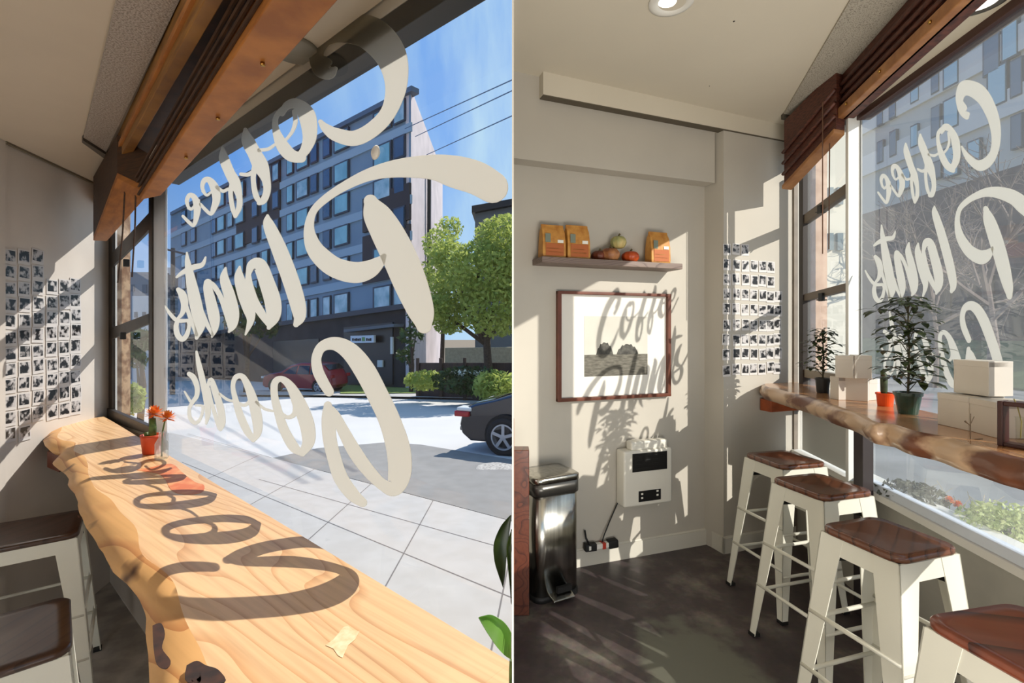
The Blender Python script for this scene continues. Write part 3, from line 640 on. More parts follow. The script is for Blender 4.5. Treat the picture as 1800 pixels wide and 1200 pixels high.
b = MB(); b.tube([pv+Vector((0, 0, .01)), pv+Vector((.004, 0, .12)), pv+Vector((.024, -.01, .18))], .003, 6); b.build('stem', cg, t_)
bloom(pv+Vector((.034, -.01, .185)), .038, t_)
# big leaves entering from the right edge, growing up beside the counter
leafd = mat('dark_glossy_leaf', (70, 92, 30), .3, rgb2=(34, 52, 16), scale=14, trans=.25); leaf_b = mat('bright_leaf', (138, 186, 88), .35, rgb2=(112, 166, 70), scale=10, trans=.45)
t_ = thing('leafy_plant', 'broad green leaves of a plant reaching in at the right end of the pale counter', 'plant', Q((898, 1150), .70))
def leaf(outl_a, outl_b, d0, d1, m_, par):
    b = MB(); A_ = catmull(outl_a, 5); B2_ = catmull(outl_b, 5); n = min(len(A_), len(B2_)); vs = []
    for i in range(n):
        t = i/(n-1); d = d0*(1-t)+d1*t
        pa, pb_ = Q(A_[i], d), Q(B2_[i], d); mid = (pa+pb_)/2+Vector((0, .018*math.sin(math.pi*t), 0)); vs += [pa, mid, pb_]
    fs = []
    for i in range(n-1): fs += [(3*i, 3*i+1, 3*i+4, 3*i+3), (3*i+1, 3*i+2, 3*i+5, 3*i+4)]
    b.add(vs, fs); o = b.build('leaf', m_, par, smooth=True, fix=False)
    s = o.modifiers.new('thick', 'SOLIDIFY'); s.thickness = .0012
leaf([(897, 905), (880, 925), (868, 955), (869, 985), (876, 1010), (884, 1032)], [(899, 905), (897, 925), (893, 955), (890, 985), (888, 1010), (884, 1034)], .74, .70, leafd, t_)
leaf([(899, 930), (890, 960), (892, 990), (896, 1030), (898, 1060)], [(899.5, 930), (899, 960), (899, 990), (899.3, 1030), (899.5, 1062)], .70, .68, leafd, t_)
leaf([(841, 1086), (855, 1110), (872, 1135), (886, 1150), (899, 1158)], [(842, 1084), (862, 1080), (880, 1088), (892, 1100), (899, 1112)], .62, .60, leaf_b, t_)
b = MB(); b.tube([Q((899, 1160), .66), Q((898, 1180), .66), Q((898, 1215), .66)], .003, 6); b.build('stem', cg, t_)

# ---------------------------------------------------------------- street outside (left)
def gz(y): return -.25-.07*(y-.8)
def G(p, lift=0):     # point of the sloping street seen at p
    r = ray(p); t = (CZ-(-.25+.056)-lift)/(-r.z-.07) if False else 0
    # CZ + t*rz = -.25 -.07*(t-.8)+lift
    t = (CZ+.25-.056-lift)/(-r.z-.07) ; return CAM+r*t
def gp(x, y, lift=0): return Vector((x, y, gz(y)+lift))
b = MB(); b.add([gp(-60, 1.2), gp(12, .2), gp(40, 90), gp(-90, 90)], [(0, 1, 2, 3)]); road = struct(b, 'road', mat('sunlit_road', (200, 198, 194), .9, rgb2=(194, 192, 188), scale=.6))
def gpoly(name, pts, lift, m_, kind='structure', par=None):
    b = MB(); q = [G(p, lift) for p in pts]; b.prism([p-Vector((0, 0, .0)) for p in q], (0, 0, -.015)); return b.build(name, m_, par, kind=kind if par is None else None)
sw = gpoly('sidewalk', [(-200, 760), (300, 760), (477, 804), (582, 832), (707, 865), (900, 916), (1100, 975), (1100, 1600), (-200, 1600)], .02, concrete)
b = MB()
for (p, q) in (((320, 812), (900, 1050)), ((455, 842), (900, 967)), ((540, 950), (652, 850)), ((672, 1040), (762, 878)), ((430, 892), (553, 824)), ((330, 762), (477, 804)), ((860, 1160), (905, 935)), ((345, 850), (455, 800))):
    a, c = G(p, .0215), G(q, .0215); d = (c-a).normalized(); s = Vector((-d.y, d.x, 0))*.006
    b.add([a-s, a+s, c+s, c-s], [(0, 1, 2, 3)])
b.build('joint', joint_m, sw)
gpoly('grey_strip', [(477, 805), (560, 787), (680, 777), (740, 781), (800, 791), (905, 808), (1100, 840), (1100, 974), (900, 915), (707, 864), (582, 831)], .018, mat('grey_concrete', (136, 134, 130), .9, rgb2=(128, 126, 122), scale=4))  # paved strip in a darker grey than the sidewalk
b = MB(); c = G((872, 822), .02); b.lathe([(.30, 0), (.31, .004), (.28, .006), (0.001, .006)], c, 28); b.build('manhole_cover', mat('cast_iron', (128, 124, 118), .7, rgb2=(190, 186, 178), scale=24), label='round speckled manhole cover in the grey pavement strip by the black car', cat='manhole cover')
gpoly('far_sidewalk', [(420, 693), (560, 694), (1000, 702), (1400, 720), (1400, 672), (700, 680), (420, 686)], .12, concrete)
gpoly('grass_strip', [(598, 676), (735, 677), (735, 690), (598, 691)], .16, mat('verge_grass', (126, 140, 62), .9, rgb2=(84, 104, 36), scale=9))

# main apartment block
fA = Vector((-6.28, 30, 0)); fB = Vector((-43.9, 62.2, 0))
def fpt(px, hf, off=0):           # hf: 0 at roof line, 1 at the cornice above the ground floor
    A, B_ = shift(fA, fB, off)
    yt = 155+(722-px)*.5213; yc = 537+(722-px)*.14
    return V((px, yt+(yc-yt)*hf), A, B_)
nF = sidevec(fA, fB)
bl = thing('apartment_building', 'six-storey blue-grey panelled apartment building with dark ground floor across the street', 'building', at(fA, gz(30)))
pan = mat('blue_grey_panels', (124, 148, 166), .7, rgb2=(108, 132, 152), scale=.25); band = mat('pale_band', (146, 168, 184), .7)
back_v = Vector((-.35, 15, 0))
b = MB(); q = [fpt(722, 0), fpt(300, 0), fpt(300, 1), fpt(722, 1)]; b.prism(q, back_v); b.build('facade', pan, bl)
# storeys below the cornice: charcoal brick
gl_ = lambda px: at(V((px, 600), fA, fB), 0)
def fg(px, off=0):
    A, B_ = shift(fA, fB, off); p = V((px, 600), A, B_); return Vector((p.x, p.y, gz(p.y)))
char = mat('charcoal_brick', (52, 50, 50), .8, rgb2=(36, 34, 36), scale=1.2)
b = MB(); b.prism([fpt(722, 1), fpt(300, 1), fg(300), fg(722)], back_v); b.build('ground_floor', char, bl)
b = MB(); b.prism([fpt(724, .985, .3), fpt(300, .985, .3), fpt(300, 1.01, .3), fpt(724, 1.01, .3)], -nF*.3); b.build('cornice', mat('dark_cornice', (64, 66, 72), .6), bl)
b = MB(); b.prism([fpt(723, -.012, .25), fpt(299, -.012, .25), fpt(299, .012, .25), fpt(723, .012, .25)], -nF*.6); b.build('parapet', mat('parapet_grey', (92, 106, 122), .6), bl)
side = mat('pinkish_white_render', (222, 208, 208), .8, var=.08, scale=.6)
p0, p1, p2, p3 = fpt(722, 0), fg(722), Vector((-6.6, 46, gz(46))), Vector((-6.6, 46, 16.45))
b = MB(); b.prism([p0+Vector((.02, 0, 0)), p1+Vector((.02, 0, 0)), p2, p3], (-.4, .3, 0)); b.build('side_wall', side, bl)
b = MB(); b.bar(Vector((-6.15, 36, 14)), Vector((-6.2, 36, 3)), .25, .25); b.build('downpipe', black, bl)
brown_f = mat('dark_brown_cladding', (62, 52, 50), .7, rgb2=(50, 42, 42), scale=.8)
def fquad(name, x0, x1, h0, h1, m_, off, th, par): 
    b = MB(); b.prism([fpt(x1, h0, off), fpt(x0, h0, off), fpt(x0, h1, off), fpt(x1, h1, off)], -nF*th); return b.build(name, m_, par)
for i in range(1, 6): fquad('floor_band', 300, 722, i/6-.012, i/6+.03, band, .12, .12, bl)
fquad('brown_cladding', 637, 719, .43, .60, brown_f, .18, .18, bl); fquad('brown_cladding', 637, 719, .62, .86, brown_f, .18, .18, bl)
fquad('brown_cladding', 476, 491, .0, .45, brown_f, .14, .14, bl); fquad('brown_cladding', 428, 476, .18, .45, brown_f, .14, .14, bl); fquad('brown_cladding', 415, 428, .30, .45, brown_f, .14, .14, bl)
teal = mat('curtained_window', (140, 190, 196), .3, rgb2=(108, 160, 170), scale=.8, coat=.5); dwin = mat('dark_window', (58, 78, 100), .15, rgb2=(44, 62, 84), scale=.7, coat=.5); bwin = mat('bright_window', (190, 210, 216), .25, rgb2=(120, 160, 172), scale=.9)
fr_m = mat('window_frame_dark', (54, 64, 78), .5)
cols = [(691, 711, 1), (655, 687, 0), (586, 612, 0), (567, 580, 1), (520, 541, 0), (545, 557, 1), (503, 514, 0), (478, 489, 1), (459, 470, 0), (442, 452, 1), (412, 428, 0), (399, 408, 1), (381, 394, 0), (371, 379, 1), (334, 343, 1), (318, 326, 1)]
for r in range(6):
    for ci, (x0, x1, kd) in enumerate(cols):
        h0, h1 = (r+.17)/6, (r+.80)/6
        if r == 5: h0, h1 = (r+.3)/6, (r+.97)/6
        in_l = (x0 > 630 and 2.5 < r < 5)
        w_ = fquad('window', x0, x1, h0, h1, fr_m, .26 if in_l or 410 < x0 < 495 else .16, .12, bl)
        m_ = (teal, dwin)[kd] if not (r == 5 or (ci+r*3) % 7 == 0) else bwin
        dx = (x1-x0)*.09
        fquad('pane', x0+dx, x1-dx, h0+.008, h1-.008, m_, .30 if in_l or 410 < x0 < 495 else .20, .03, w_)
# shop front, sign, entrance canopy
sg = MB(); a = [V(p, *shift(fA, fB, .5)) for p in ((616, 590), (657, 589), (657, 602), (616, 603))]; sg.prism(a, -nF*.15)
sgo = sg.build('shop_sign', mat('sign_white', (226, 230, 236), .5), label='small white shop sign with dark lettering on the charcoal ground floor of the apartment block', cat='sign')
def srect(x0, y0, x1, y1, m_, nm='lettering'):
    b = MB(); b.prism([V(p, *shift(fA, fB, .53)) for p in ((x0, y0), (x1, y0), (x1, y1), (x0, y1))], -nF*.02); b.build(nm, m_, sgo)
for k, x in enumerate((619, 622.6, 625.4, 628.4, 631.6)): srect(x, 594.2+(k % 2)*.8, x+2.2, 599, rubber)
srect(636, 592.4, 641, 599.4, mat('sign_green', (120, 160, 90), .5), 'emblem')
for k, x in enumerate((643.5, 647, 650)): srect(x, 594+(k % 2)*.9, x+2.2, 599, rubber)
fq2 = lambda nm, pts, m_, off, th: (lambda b: (b.prism([V(p, *shift(fA, fB, off)) for p in pts], -nF*th), b.build(nm, m_, bl)))(MB())
fq2('entrance_recess', [(604, 575), (690, 566), (690, 676), (604, 676)], mat('black_glass_front', (22, 26, 30), .3), .08, .06)
fq2('canopy', [(604, 579), (692, 569), (692, 574), (604, 584)], mat('canopy_grey', (88, 96, 104), .5), .8, .8)
fq2('shopfront_glass', [(480, 600), (560, 595), (560, 676), (480, 676)], mat('dark_shop_glass', (24, 30, 34), .2), .08, .06)
fq2('door_frame', [(686, 592), (690, 592), (690, 622), (686, 622)], white_p, .2, .1)
fq2('notice', [(663, 633), (672, 633), (672, 645), (663, 645)], white_p, .2, .1)
# white planter curb before the entrance
b = MB(); p, q = G((620, 678), .0), G((731, 676), .0); b.bar(p+Vector((0, 0, .25)), q+Vector((0, 0, .25)), .5, .5); b.build('planter_curb', mat('white_concrete', (200, 198, 196), .8), label='low white concrete planter in front of the dark ground floor', cat='planter')

# trees, bushes
import itertools
def foliage(b, c, rad, n, size, mi=0, flat=.8, seed=0, clip=None):
    rr = random.Random(seed)
    for i in range(n):
        while True:
            p = Vector((rr.uniform(-1, 1), rr.uniform(-1, 1), rr.uniform(-1, 1)))
            if p.length <= 1 and p.length > .35: break
        p = Vector((p.x*rad[0], p.y*rad[1], p.z*rad[2]))+Vector(c)
        if clip and not clip(p): continue
        a = Vector((rr.gauss(0, 1), rr.gauss(0, 1), rr.gauss(0, 1))).normalized(); s = a.cross(Vector((rr.gauss(0, 1), rr.gauss(0, 1), rr.gauss(0, 1)))).normalized()
        k = size*rr.uniform(.6, 1.3); b.add([p-a*k, p-s*k*.45, p+a*k, p+s*k*.45], [(0, 1, 2, 3)], mi)
yg = mat('yellow_green_leaves', (186, 196, 104), .6, rgb2=(116, 140, 62), scale=1.3, trans=.5); dg = mat('dark_green_leaves', (66, 92, 40), .6, rgb2=(32, 50, 20), scale=1.2, trans=.2)
bark = mat('bark', (74, 62, 52), .9, rgb2=(52, 42, 34), scale=14)
def tree(px, d, blobs, lab, m_=yg, trunk=.16, n=900, size=.22, seed=1, top=None):
    g0_ = Q((px, 600), d); g0_ = Vector((g0_.x, g0_.y, gz(d)))
    t_ = thing('street_tree', lab, 'tree', g0_, 0, 'trees across the street')
    b = MB(); 
    for k, (bx, by, br) in enumerate(blobs):
        c = Q((bx, by), d+(k % 3-1)*.8); r = br/F*d; foliage(b, c, (r, r*.9, r*.85), int(n*(br/40)**2), size, seed=seed*10+k)
    b.build('foliage', m_, t_, fix=False)
    b = MB(); c0 = Q(blobs[0][:2], d); b.tube([g0_, g0_.lerp(c0, .5)+Vector((.1, 0, 0)), c0], [trunk, trunk*.8, trunk*.4], 8)
    for (bx, by, br) in blobs[1:]: b.tube([g0_.lerp(c0, .45), Q((bx, by), d)], [trunk*.5, trunk*.15], 6)
    b.build('trunk', bark, t_, smooth=True)
tree(862, 21, [(840, 480, 62), (890, 430, 62), (800, 510, 50), (870, 540, 60), (785, 450, 34), (930, 500, 70), (770, 540, 26), (790, 560, 34)], 'large yellow-green leafy street tree at the right of the apartment block, behind the black car', yg, .2, 1150, .12, 3)
tree(775, 24, [(776, 430, 34), (768, 480, 34), (790, 400, 26)], 'smaller sparse light green tree against the pink side wall of the apartment block', yg, .12, 900, .11, 4)
tree(432, 26, [(432, 560, 34), (470, 575, 22), (420, 520, 22), (455, 520, 20)], 'dark leafy tree in front of the charcoal shopfront, behind the script letters', dg, .14, 500, .2, 5)
tree(722, 26, [(722, 590, 22), (735, 560, 20), (712, 625, 18)], 'slim young tree by the dark entrance near the white wall', dg, .12, 450, .18, 6)
# grey house behind the tree, fence, pale wall
b = MB(); p = Q((850, 380), 34); q = Q((960, 360), 34); b.prism([Vector((Q((835, 600), 36).x, 36, gz(36))), Vector((4, 34, gz(34))), Vector((4, 34, 11.0)), Vector((Q((835, 600), 36).x, 36, 10.2))], (0, 6, 0))
hs_ = b.build('grey_building', mat('grey_house', (96, 104, 108), .8), label='grey flat-roofed building mostly hidden behind the large street tree', cat='building')
b = MB(); b.prism([Vector((Q((830, 600), 36).x, 35.6, 10.1)), Vector((4.3, 33.5, 10.9)), Vector((4.3, 33.5, 11.3)), Vector((Q((830, 600), 36).x, 35.6, 10.6))], (0, 6, 0)); b.build('roof_edge', black, hs_)
b = MB(); p, q = G((738, 672)), G((1000, 690)); fence_o = thing('wooden_fence', 'dark brown wooden fence behind the bushes at the right of the street', 'fence', p)
dfe = mat('fence_brown', (70, 52, 46), .8, rgb2=(50, 38, 34), scale=3, stretch=(4, 4, .3))
p = Vector((Q((735, 600), 23).x, 23, gz(23))); q = Vector((2.5, 20, gz(20)))
b.bar(p+Vector((0, 0, .85)), q+Vector((0, 0, .85)), .08, 1.7); b.build('boards', dfe, fence_o)
for k in range(7):
    b = MB(); c = p.lerp(q, k/6); b.box(c+Vector((0, -.1, .95)), (.14, .14, 1.95)); b.build('post', dfe, fence_o)
b = MB(); p2, q2 = Vector((Q((782, 600), 27).x, 27, 0)), Vector((3, 25, 0)); b.prism([p2+Vector((0, 0, gz(27))), q2+Vector((0, 0, gz(25))), q2+Vector((0, 0, .6)), p2+Vector((0, 0, .45))], (0, .4, 0)); b.build('garden_wall', mat('pale_stucco', (160, 152, 128), .85, var=.1), label='pale stucco wall between the fence and the street tree', cat='wall')
def bush(px, py, d, rx, rz_, lab, m_=yg, n=500, size=.1, grp='bushes along the far sidewalk', seed=1):
    c = Q((px, py), d); b = MB(); foliage(b, c, (rx, rx*.7, rz_), n, size, seed=seed)
    b.build('bush', m_, fix=False, label=lab, cat='bush', group=grp)
bush(747, 668, 20.5, .9, .45, 'low yellow-green bush at the foot of the white side wall', yg, 900, .1, seed=2)
bush(825, 668, 19, 1.5, .55, 'wide leafy bush in front of the fence with pale blossoms', dg, 1500, .12, seed=3)
bush(873, 678, 17.5, .9, .6, 'pale green bush directly behind the black car', yg, 900, .12, seed=4)
b = MB(); foliage(b, Q((822, 655), 18.6), (.7, .3, .12), 160, .06, seed=9); b.build('blossom_cluster', mat('white_blossom', (226, 230, 214), .6), label='pale blossoms on top of the wide leafy bush by the fence', cat='flowers', fix=False)

# overhead wires and pole
for (a, c, lab) in (((712, 226), (1000, 95), 'uppermost'), ((730, 240), (1000, 112), 'middle'), ((750, 272), (1000, 158), 'lowest')):
    b = MB(); b.tube([Q(a, 29.5), Q(c, 14)], .022, 5); b.build('overhead_wire', mat('wire_grey', (92, 112, 140), .7), label=f'{lab} of the three thin overhead wires crossing the sky', cat='wire', group='overhead wires')
b = MB(); c = Q((303, 600), 26); up = thing('utility_pole', 'thin dark utility pole beside the aluminium mullion of the left window', 'utility pole', Vector((c.x, c.y, gz(26))))
b.tube([Vector((c.x, c.y, gz(26))), Q((304, 436), 26)], [.13, .10], 8); b.build('pole', mat('pole_dark', (60, 58, 60), .8), up)
b = MB(); b.bar(Q((292, 438), 26), Q((325, 446), 25), .06, .1); b.build('crossarm', mat('arm_dark', (60, 58, 60), .8), up)
# rooftops and houses seen through the small side window
b = MB(); c = Q((215, 600), 4.4); d_ = 4.4
sp_m = mat('stone_pillar', (206, 170, 132), .9, rgb2=(140, 100, 70), scale=14, bump=.6, contrast=(.4, .6))
x0_, x1_ = Q((200, 600), d_).x, Q((214, 600), d_).x
b.box(((x0_+x1_)/2, d_+.05, (gz(4.4)+4)/2), (x1_-x0_, .1, 4-gz(4.4))); b.build('stone_pillar', sp_m, label='rough tan stone pillar just outside the small left window', cat='pillar')
b = MB(); x0_, x1_ = Q((193, 600), 4.0).x, Q((199, 600), 4.0).x; b.box(((x0_+x1_)/2, 4.02, 1.8), (x1_-x0_, .04, 4.4)); b.build('white_post', white_p, label='white painted post outside at the far side of the small left window', cat='post')
def house(x0, x1, ytop, d, m_, lab, wins=()):
    a = Q((x0, ytop), d); c = Q((x1, ytop), d); g_ = gz(d); t_ = thing('house', lab, 'building', ((a.x+c.x)/2, d+1, g_), 0, 'buildings down the street')
    b = MB(); b.box(((a.x+c.x)/2, d+2, (a.z+g_)/2), (c.x-a.x, 4, a.z-g_)); b.build('walls', m_, t_)
    for (wx0, wy0, wx1, wy1) in wins:
        p = Q((wx0, wy0), d-.05); q = Q((wx1, wy1), d-.05); b = MB(); b.box(((p.x+q.x)/2, d-.03, (p.z+q.z)/2), (q.x-p.x, .08, p.z-q.z)); b.build('window', dwin, t_)
hw = mat('pale_house', (196, 200, 204), .8); hg = mat('grey_house_far', (120, 128, 140), .8)
house(226, 268, 478, 52, hg, 'grey distant building behind the stone pillar', [(230, 500, 236, 512), (240, 520, 246, 532), (250, 500, 258, 515)])
house(286, 330, 470, 70, hw, 'white distant building between mullion and utility pole', [(292, 480, 297, 492), (305, 480, 311, 492), (292, 500, 297, 512), (305, 500, 311, 512)])
house(232, 262, 520, 46, hw, 'pale low house in front of the grey distant building', [(236, 548, 241, 558), (250, 548, 256, 558)])
tree(245, 12, [(245, 600, 24), (240, 630, 18)], 'small dark tree seen low through the side window', dg, .08, 420, .12, 8)
bush(232, 700, 9, .22, .3, 'yellow-green plant outside low in the small side window', yg, 260, .08, 'plants outside the small left window', 12)

# ---------------------------------------------------------------- cars
def car(o, hx, hy, Lc, Wc, Hc, paint, lab, prof, glassp, wheels, wr, lights, grp='parked cars'):
    """o: ground point under the rear axle end, (hx, hy): heading; prof: side outline (along, up)"""
    t_ = thing('car', lab, 'car', o, math.atan2(hy, hx), grp)
    n = len(prof)
    P = lambda x, y, z: W2(t_, (x, y, z))
    # body: outline lofted across the width, narrower at the roof and at the ends
    b = MB(); ys = [-1, -.9, -.6, 0, .6, .9, 1]; vs = []
    zs_ = [p[1] for p in prof]; belt = glassp['belt']
    for yv in ys:
        for (x, z) in prof:
            k = Wc/2*(1-.16*max(0, (z-belt)/(Hc-belt)) if z > belt else Wc/2*0+1)*1.0
            if z <= belt: k = Wc/2
            endf = 1-.12*max(0, abs((x-Lc/2)/(Lc/2))-.7)/.3
            cxs = abs(yv); sh = 1-(.035 if cxs > .95 else (.012 if cxs > .8 else 0))*1.0
            zz = z if cxs < .95 else (z*(.965) if z > .4 else z)
            xx = Lc/2+(x-Lc/2)*(1-.04*max(0, cxs-.5)*2)
            vs.append(P(xx, yv*k*endf, zz))
    fs = []
    for j in range(len(ys)-1):
        for i in range(n): fs.append((j*n+i, j*n+(i+1) % n, (j+1)*n+(i+1) % n, (j+1)*n+i))
    fs.append(tuple(range(n-1, -1, -1))); fs.append(tuple(range((len(ys)-1)*n, len(ys)*n)))
    b.add(vs, fs); b.build('body', paint, t_, bevel=.03, seg=3)
    gm_ = mat('car_window_tint', (24, 30, 36), .08, coat=.6)
    for s in (1, -1):
        for poly in glassp['side']:
            b = MB(); q = []
            for (x, z) in poly:
                k = Wc/2*(1-.16*max(0, (z-belt)/(Hc-belt))); q.append(P(Lc/2+(x-Lc/2)*.96, s*(k*1.0+.004), z*.965 if z > .4 else z))
            b.prism(q, (P(0, -s*.02, 0)-P(0, 0, 0))); b.build('side_window', gm_, t_)
    for poly in glassp['end']:
        b = MB(); (x0, z0), (x1, z1) = poly; k0 = Wc/2*(1-.16*max(0, (z0-belt)/(Hc-belt)))*.86; k1 = Wc/2*(1-.16*max(0, (z1-belt)/(Hc-belt)))*.84
        b.prism([P(x0, -k0, z0), P(x0, k0, z0), P(x1, k1, z1), P(x1, -k1, z1)], P(0, 0, .012)-P(0, 0, 0)); b.build('end_window', gm_, t_)
    tyre = mat('tyre', (24, 24, 26), .8); rim = mat('alloy_rim', (176, 178, 182), .35, metal=.6)
    arch = mat('arch_black', (12, 12, 13), .8)
    for x in wheels:
        for s in (1, -1):
            ax = (P(0, s, 0)-P(0, 0, 0)); c = P(x, s*(Wc/2-.10), wr)
            b = MB(); b.lathe([(wr*1.12, -.12), (wr*1.12, .112)], P(x, s*(Wc/2-.12), wr+.02), 28, axis=ax); b.build('wheel_arch', arch, t_)
            b = MB(); b.lathe([(wr*.62, -.08), (wr*.95, -.09), (wr, -.06), (wr, .08), (wr*.95, .11), (wr*.70, .112), (wr*.66, .09)], c+ax*.015, 28, axis=ax); w_ = b.build('wheel', tyre, t_, smooth=True)
            b = MB(); b.lathe([(wr*.70, .09), (wr*.70, .118), (wr*.62, .118), (wr*.60, .09)], c+ax*.015, 28, axis=ax)
            b.lathe([(wr*.16, .06), (wr*.16, .122), (.001, .125)], c+ax*.015, 14, axis=ax)
            for k in range(5):
                a = k*2*math.pi/5+.3; u1 = (P(1, 0, 0)-P(0, 0, 0)); dv = u1*math.cos(a)+Vector((0, 0, 1))*math.sin(a)
                b.bar(c+ax*.125+dv*wr*.12, c+ax*.125+dv*wr*.64, wr*.17, .02, up=tuple(ax))
            b.build('rim', rim, w_, smooth=False)
    for (x, y, z, sx_, sy_, sz_, col_, nm) in lights:
        for s in (1, -1):
            b = MB(); b.box(P(x, s*y, z), (sx_, sy_, sz_), math.atan2(hy, hx)); b.build(nm, mat(nm, col_, .2), t_, bevel=.02, seg=3)
    return t_
# dark coupe at the curb, rear towards the left
navy = mat('dark_navy_paint', (14, 19, 34), .15, coat=.8); redp = mat('dark_red_paint', (140, 26, 40), .25, coat=.6)
prof1 = [(0.05, .32), (0.0, .50), (.04, .66), (.10, .78), (.35, .90), (.75, .99), (1.15, 1.12), (1.6, 1.24), (2.1, 1.27), (2.6, 1.18), (3.1, .98), (3.6, .86), (4.2, .72), (4.42, .55), (4.44, .3), (4.3, .2), (.25, .2)]
wb_ = G((885, 801), 0)
hx, hy = .93, -.367; off1 = 1.02
o1_ = Vector((wb_.x-hx*off1, wb_.y-hy*off1, gz(wb_.y)))+Vector((-hy*-1, hx, 0))*0
pern = Vector((.367, .93, 0))
o1_ = o1_+pern*.90
car(o1_, hx, hy, 4.44, 1.8, 1.27, navy, 'dark navy sports coupe parked at the curb, cut off by the middle of the picture', prof1,
    dict(belt=.86, side=[[(1.1, .93), (1.35, 1.10), (1.7, 1.20), (2.15, 1.22), (2.6, 1.13), (3.0, .94)]], end=[((.75, 1.0), (1.5, 1.215))]), (off1, 3.4), .335,
    [(.16, .72, .69, .30, .32, .10, (170, 24, 34), 'tail_light'), (.20, .72, .775, .30, .26, .07, (226, 226, 220), 'reverse_lamp'), (.03, .5, .36, .1, .18, .08, (40, 40, 42), 'exhaust')])
# red crossover across the street, facing left
prof2 = [(0, .45), (.02, .85), (.12, 1.0), (.25, 1.25), (.6, 1.55), (1.2, 1.66), (2.0, 1.66), (2.7, 1.52), (3.3, 1.15), (4.1, 1.02), (4.5, .88), (4.62, .6), (4.6, .35), (4.4, .25), (.2, .25)]
r0_ = G((590, 693), 0); hx, hy = -.97, .24
car(Vector((r0_.x, r0_.y+.9, gz(r0_.y))), hx, hy, 4.62, 1.8, 1.66, redp, 'red crossover car parked across the street in front of the dark shopfront', prof2,
    dict(belt=1.0, side=[[(.5, 1.08), (.75, 1.45), (1.3, 1.55), (1.35, 1.08)], [(1.42, 1.08), (1.42, 1.56), (2.1, 1.56), (2.2, 1.08)], [(2.28, 1.08), (2.2, 1.55), (2.6, 1.46), (3.15, 1.1)]], end=[((.28, 1.3), (.6, 1.56)), ((3.2, 1.2), (2.72, 1.52))]), (.85, 3.65), .36,
    [(4.5, .7, .82, .16, .3, .12, (210, 214, 214), 'headlight'), (.05, .75, .95, .12, .25, .18, (150, 14, 22), 'tail_light')])
car(Vector((-27.5, 33, gz(33))), -.9, .43, 4.5, 1.8, 1.5, mat('silver_paint', (168, 176, 182), .3, coat=.5), 'silver car farther down the street beyond the mullion', prof2,
    dict(belt=1.0, side=[[(.5, 1.08), (.75, 1.4), (1.3, 1.48), (1.35, 1.08)], [(1.42, 1.08), (1.42, 1.5), (2.1, 1.5), (2.2, 1.08)], [(2.28, 1.08), (2.2, 1.5), (2.6, 1.4), (3.15, 1.1)]], end=[]), (.85, 3.65), .36, [])

# ================================================================== RIGHT PLACE
CUR[0] = RIGHT
RWa = U((1045, 990), 0); RWb = U((1247, 954), 0); RP = U((1272, 972), 0)
rwd = (RWb-RWa).normalized()
k_ = 500/F; t = (k_*RP.y-RP.x)/(rwd.x-k_*rwd.y); RC = RP+rwd*t             # corner with the window wall
gR = Vector((-90/F, -1, 0)).normalized()                                  # along the window, towards the viewer
RA, RB = RC, RC+gR
nR = sidevec(RA, RB); nW = sidevec(RWa, RWb)
def Rl(yv): s = (RC.y-yv)/(-gR.y); return RC+gR*s                          # point of the window foot line at depth yv
def ceilz(x): return 2.91-.035*max(0, min(2, (x-.2)))
wall_r = mat('wall_paint_right', (190, 184, 172), .8, var=.03, scale=2); ceil_r = mat('ceiling_paint_right', (214, 206, 188), .85, var=.02, scale=1.5)
floor_r = bpy.data.materials.new('sealed_dark_concrete'); floor_r.use_nodes = True
t_ = floor_r.node_tree; bs = t_.nodes['Principled BSDF']; bs.inputs['Roughness'].default_value = .42
tcn = t_.nodes.new('ShaderNodeTexCoord'); n1 = t_.nodes.new('ShaderNodeTexNoise'); n1.inputs['Scale'].default_value = 2.6; n1.inputs['Detail'].default_value = 7; n1.inputs['Roughness'].default_value = .6
t_.links.new(tcn.outputs['Object'], n1.inputs['Vector']); rr_ = t_.nodes.new('ShaderNodeValToRGB'); el = rr_.color_ramp.elements
el[0].position = .38; el[0].color = lin((62, 46, 48)); el[1].position = .68; el[1].color = lin((124, 112, 96)); q_ = el.new(.53); q_.color = lin((80, 62, 60))
t_.links.new(n1.outputs['Fac'], rr_.inputs[0])
n2 = t_.nodes.new('ShaderNodeTexNoise'); n2.inputs['Scale'].default_value = 30; n2.inputs['Detail'].default_value = 4; t_.links.new(tcn.outputs['Object'], n2.inputs['Vector'])
mx_ = t_.nodes.new('ShaderNodeMixRGB'); mx_.blend_type = 'OVERLAY'; mx_.inputs[0].default_value = .5; t_.links.new(rr_.outputs[0], mx_.inputs[1]); t_.links.new(n2.outputs['Color'], mx_.inputs[2])
hsv = t_.nodes.new('ShaderNodeHueSaturation'); hsv.inputs['Saturation'].default_value = .6; t_.links.new(mx_.outputs[0], hsv.inputs['Color'])
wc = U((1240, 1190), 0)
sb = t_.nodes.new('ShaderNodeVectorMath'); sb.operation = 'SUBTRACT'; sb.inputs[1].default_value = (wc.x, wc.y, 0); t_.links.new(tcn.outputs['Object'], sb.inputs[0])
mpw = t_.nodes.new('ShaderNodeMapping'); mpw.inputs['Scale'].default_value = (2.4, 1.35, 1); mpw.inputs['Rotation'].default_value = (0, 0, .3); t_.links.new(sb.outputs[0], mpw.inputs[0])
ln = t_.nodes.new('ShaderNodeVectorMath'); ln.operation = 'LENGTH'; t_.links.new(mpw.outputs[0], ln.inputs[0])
nw = t_.nodes.new('ShaderNodeTexNoise'); nw.inputs['Scale'].default_value = 7; nw.inputs['Detail'].default_value = 6; t_.links.new(tcn.outputs['Object'], nw.inputs['Vector'])
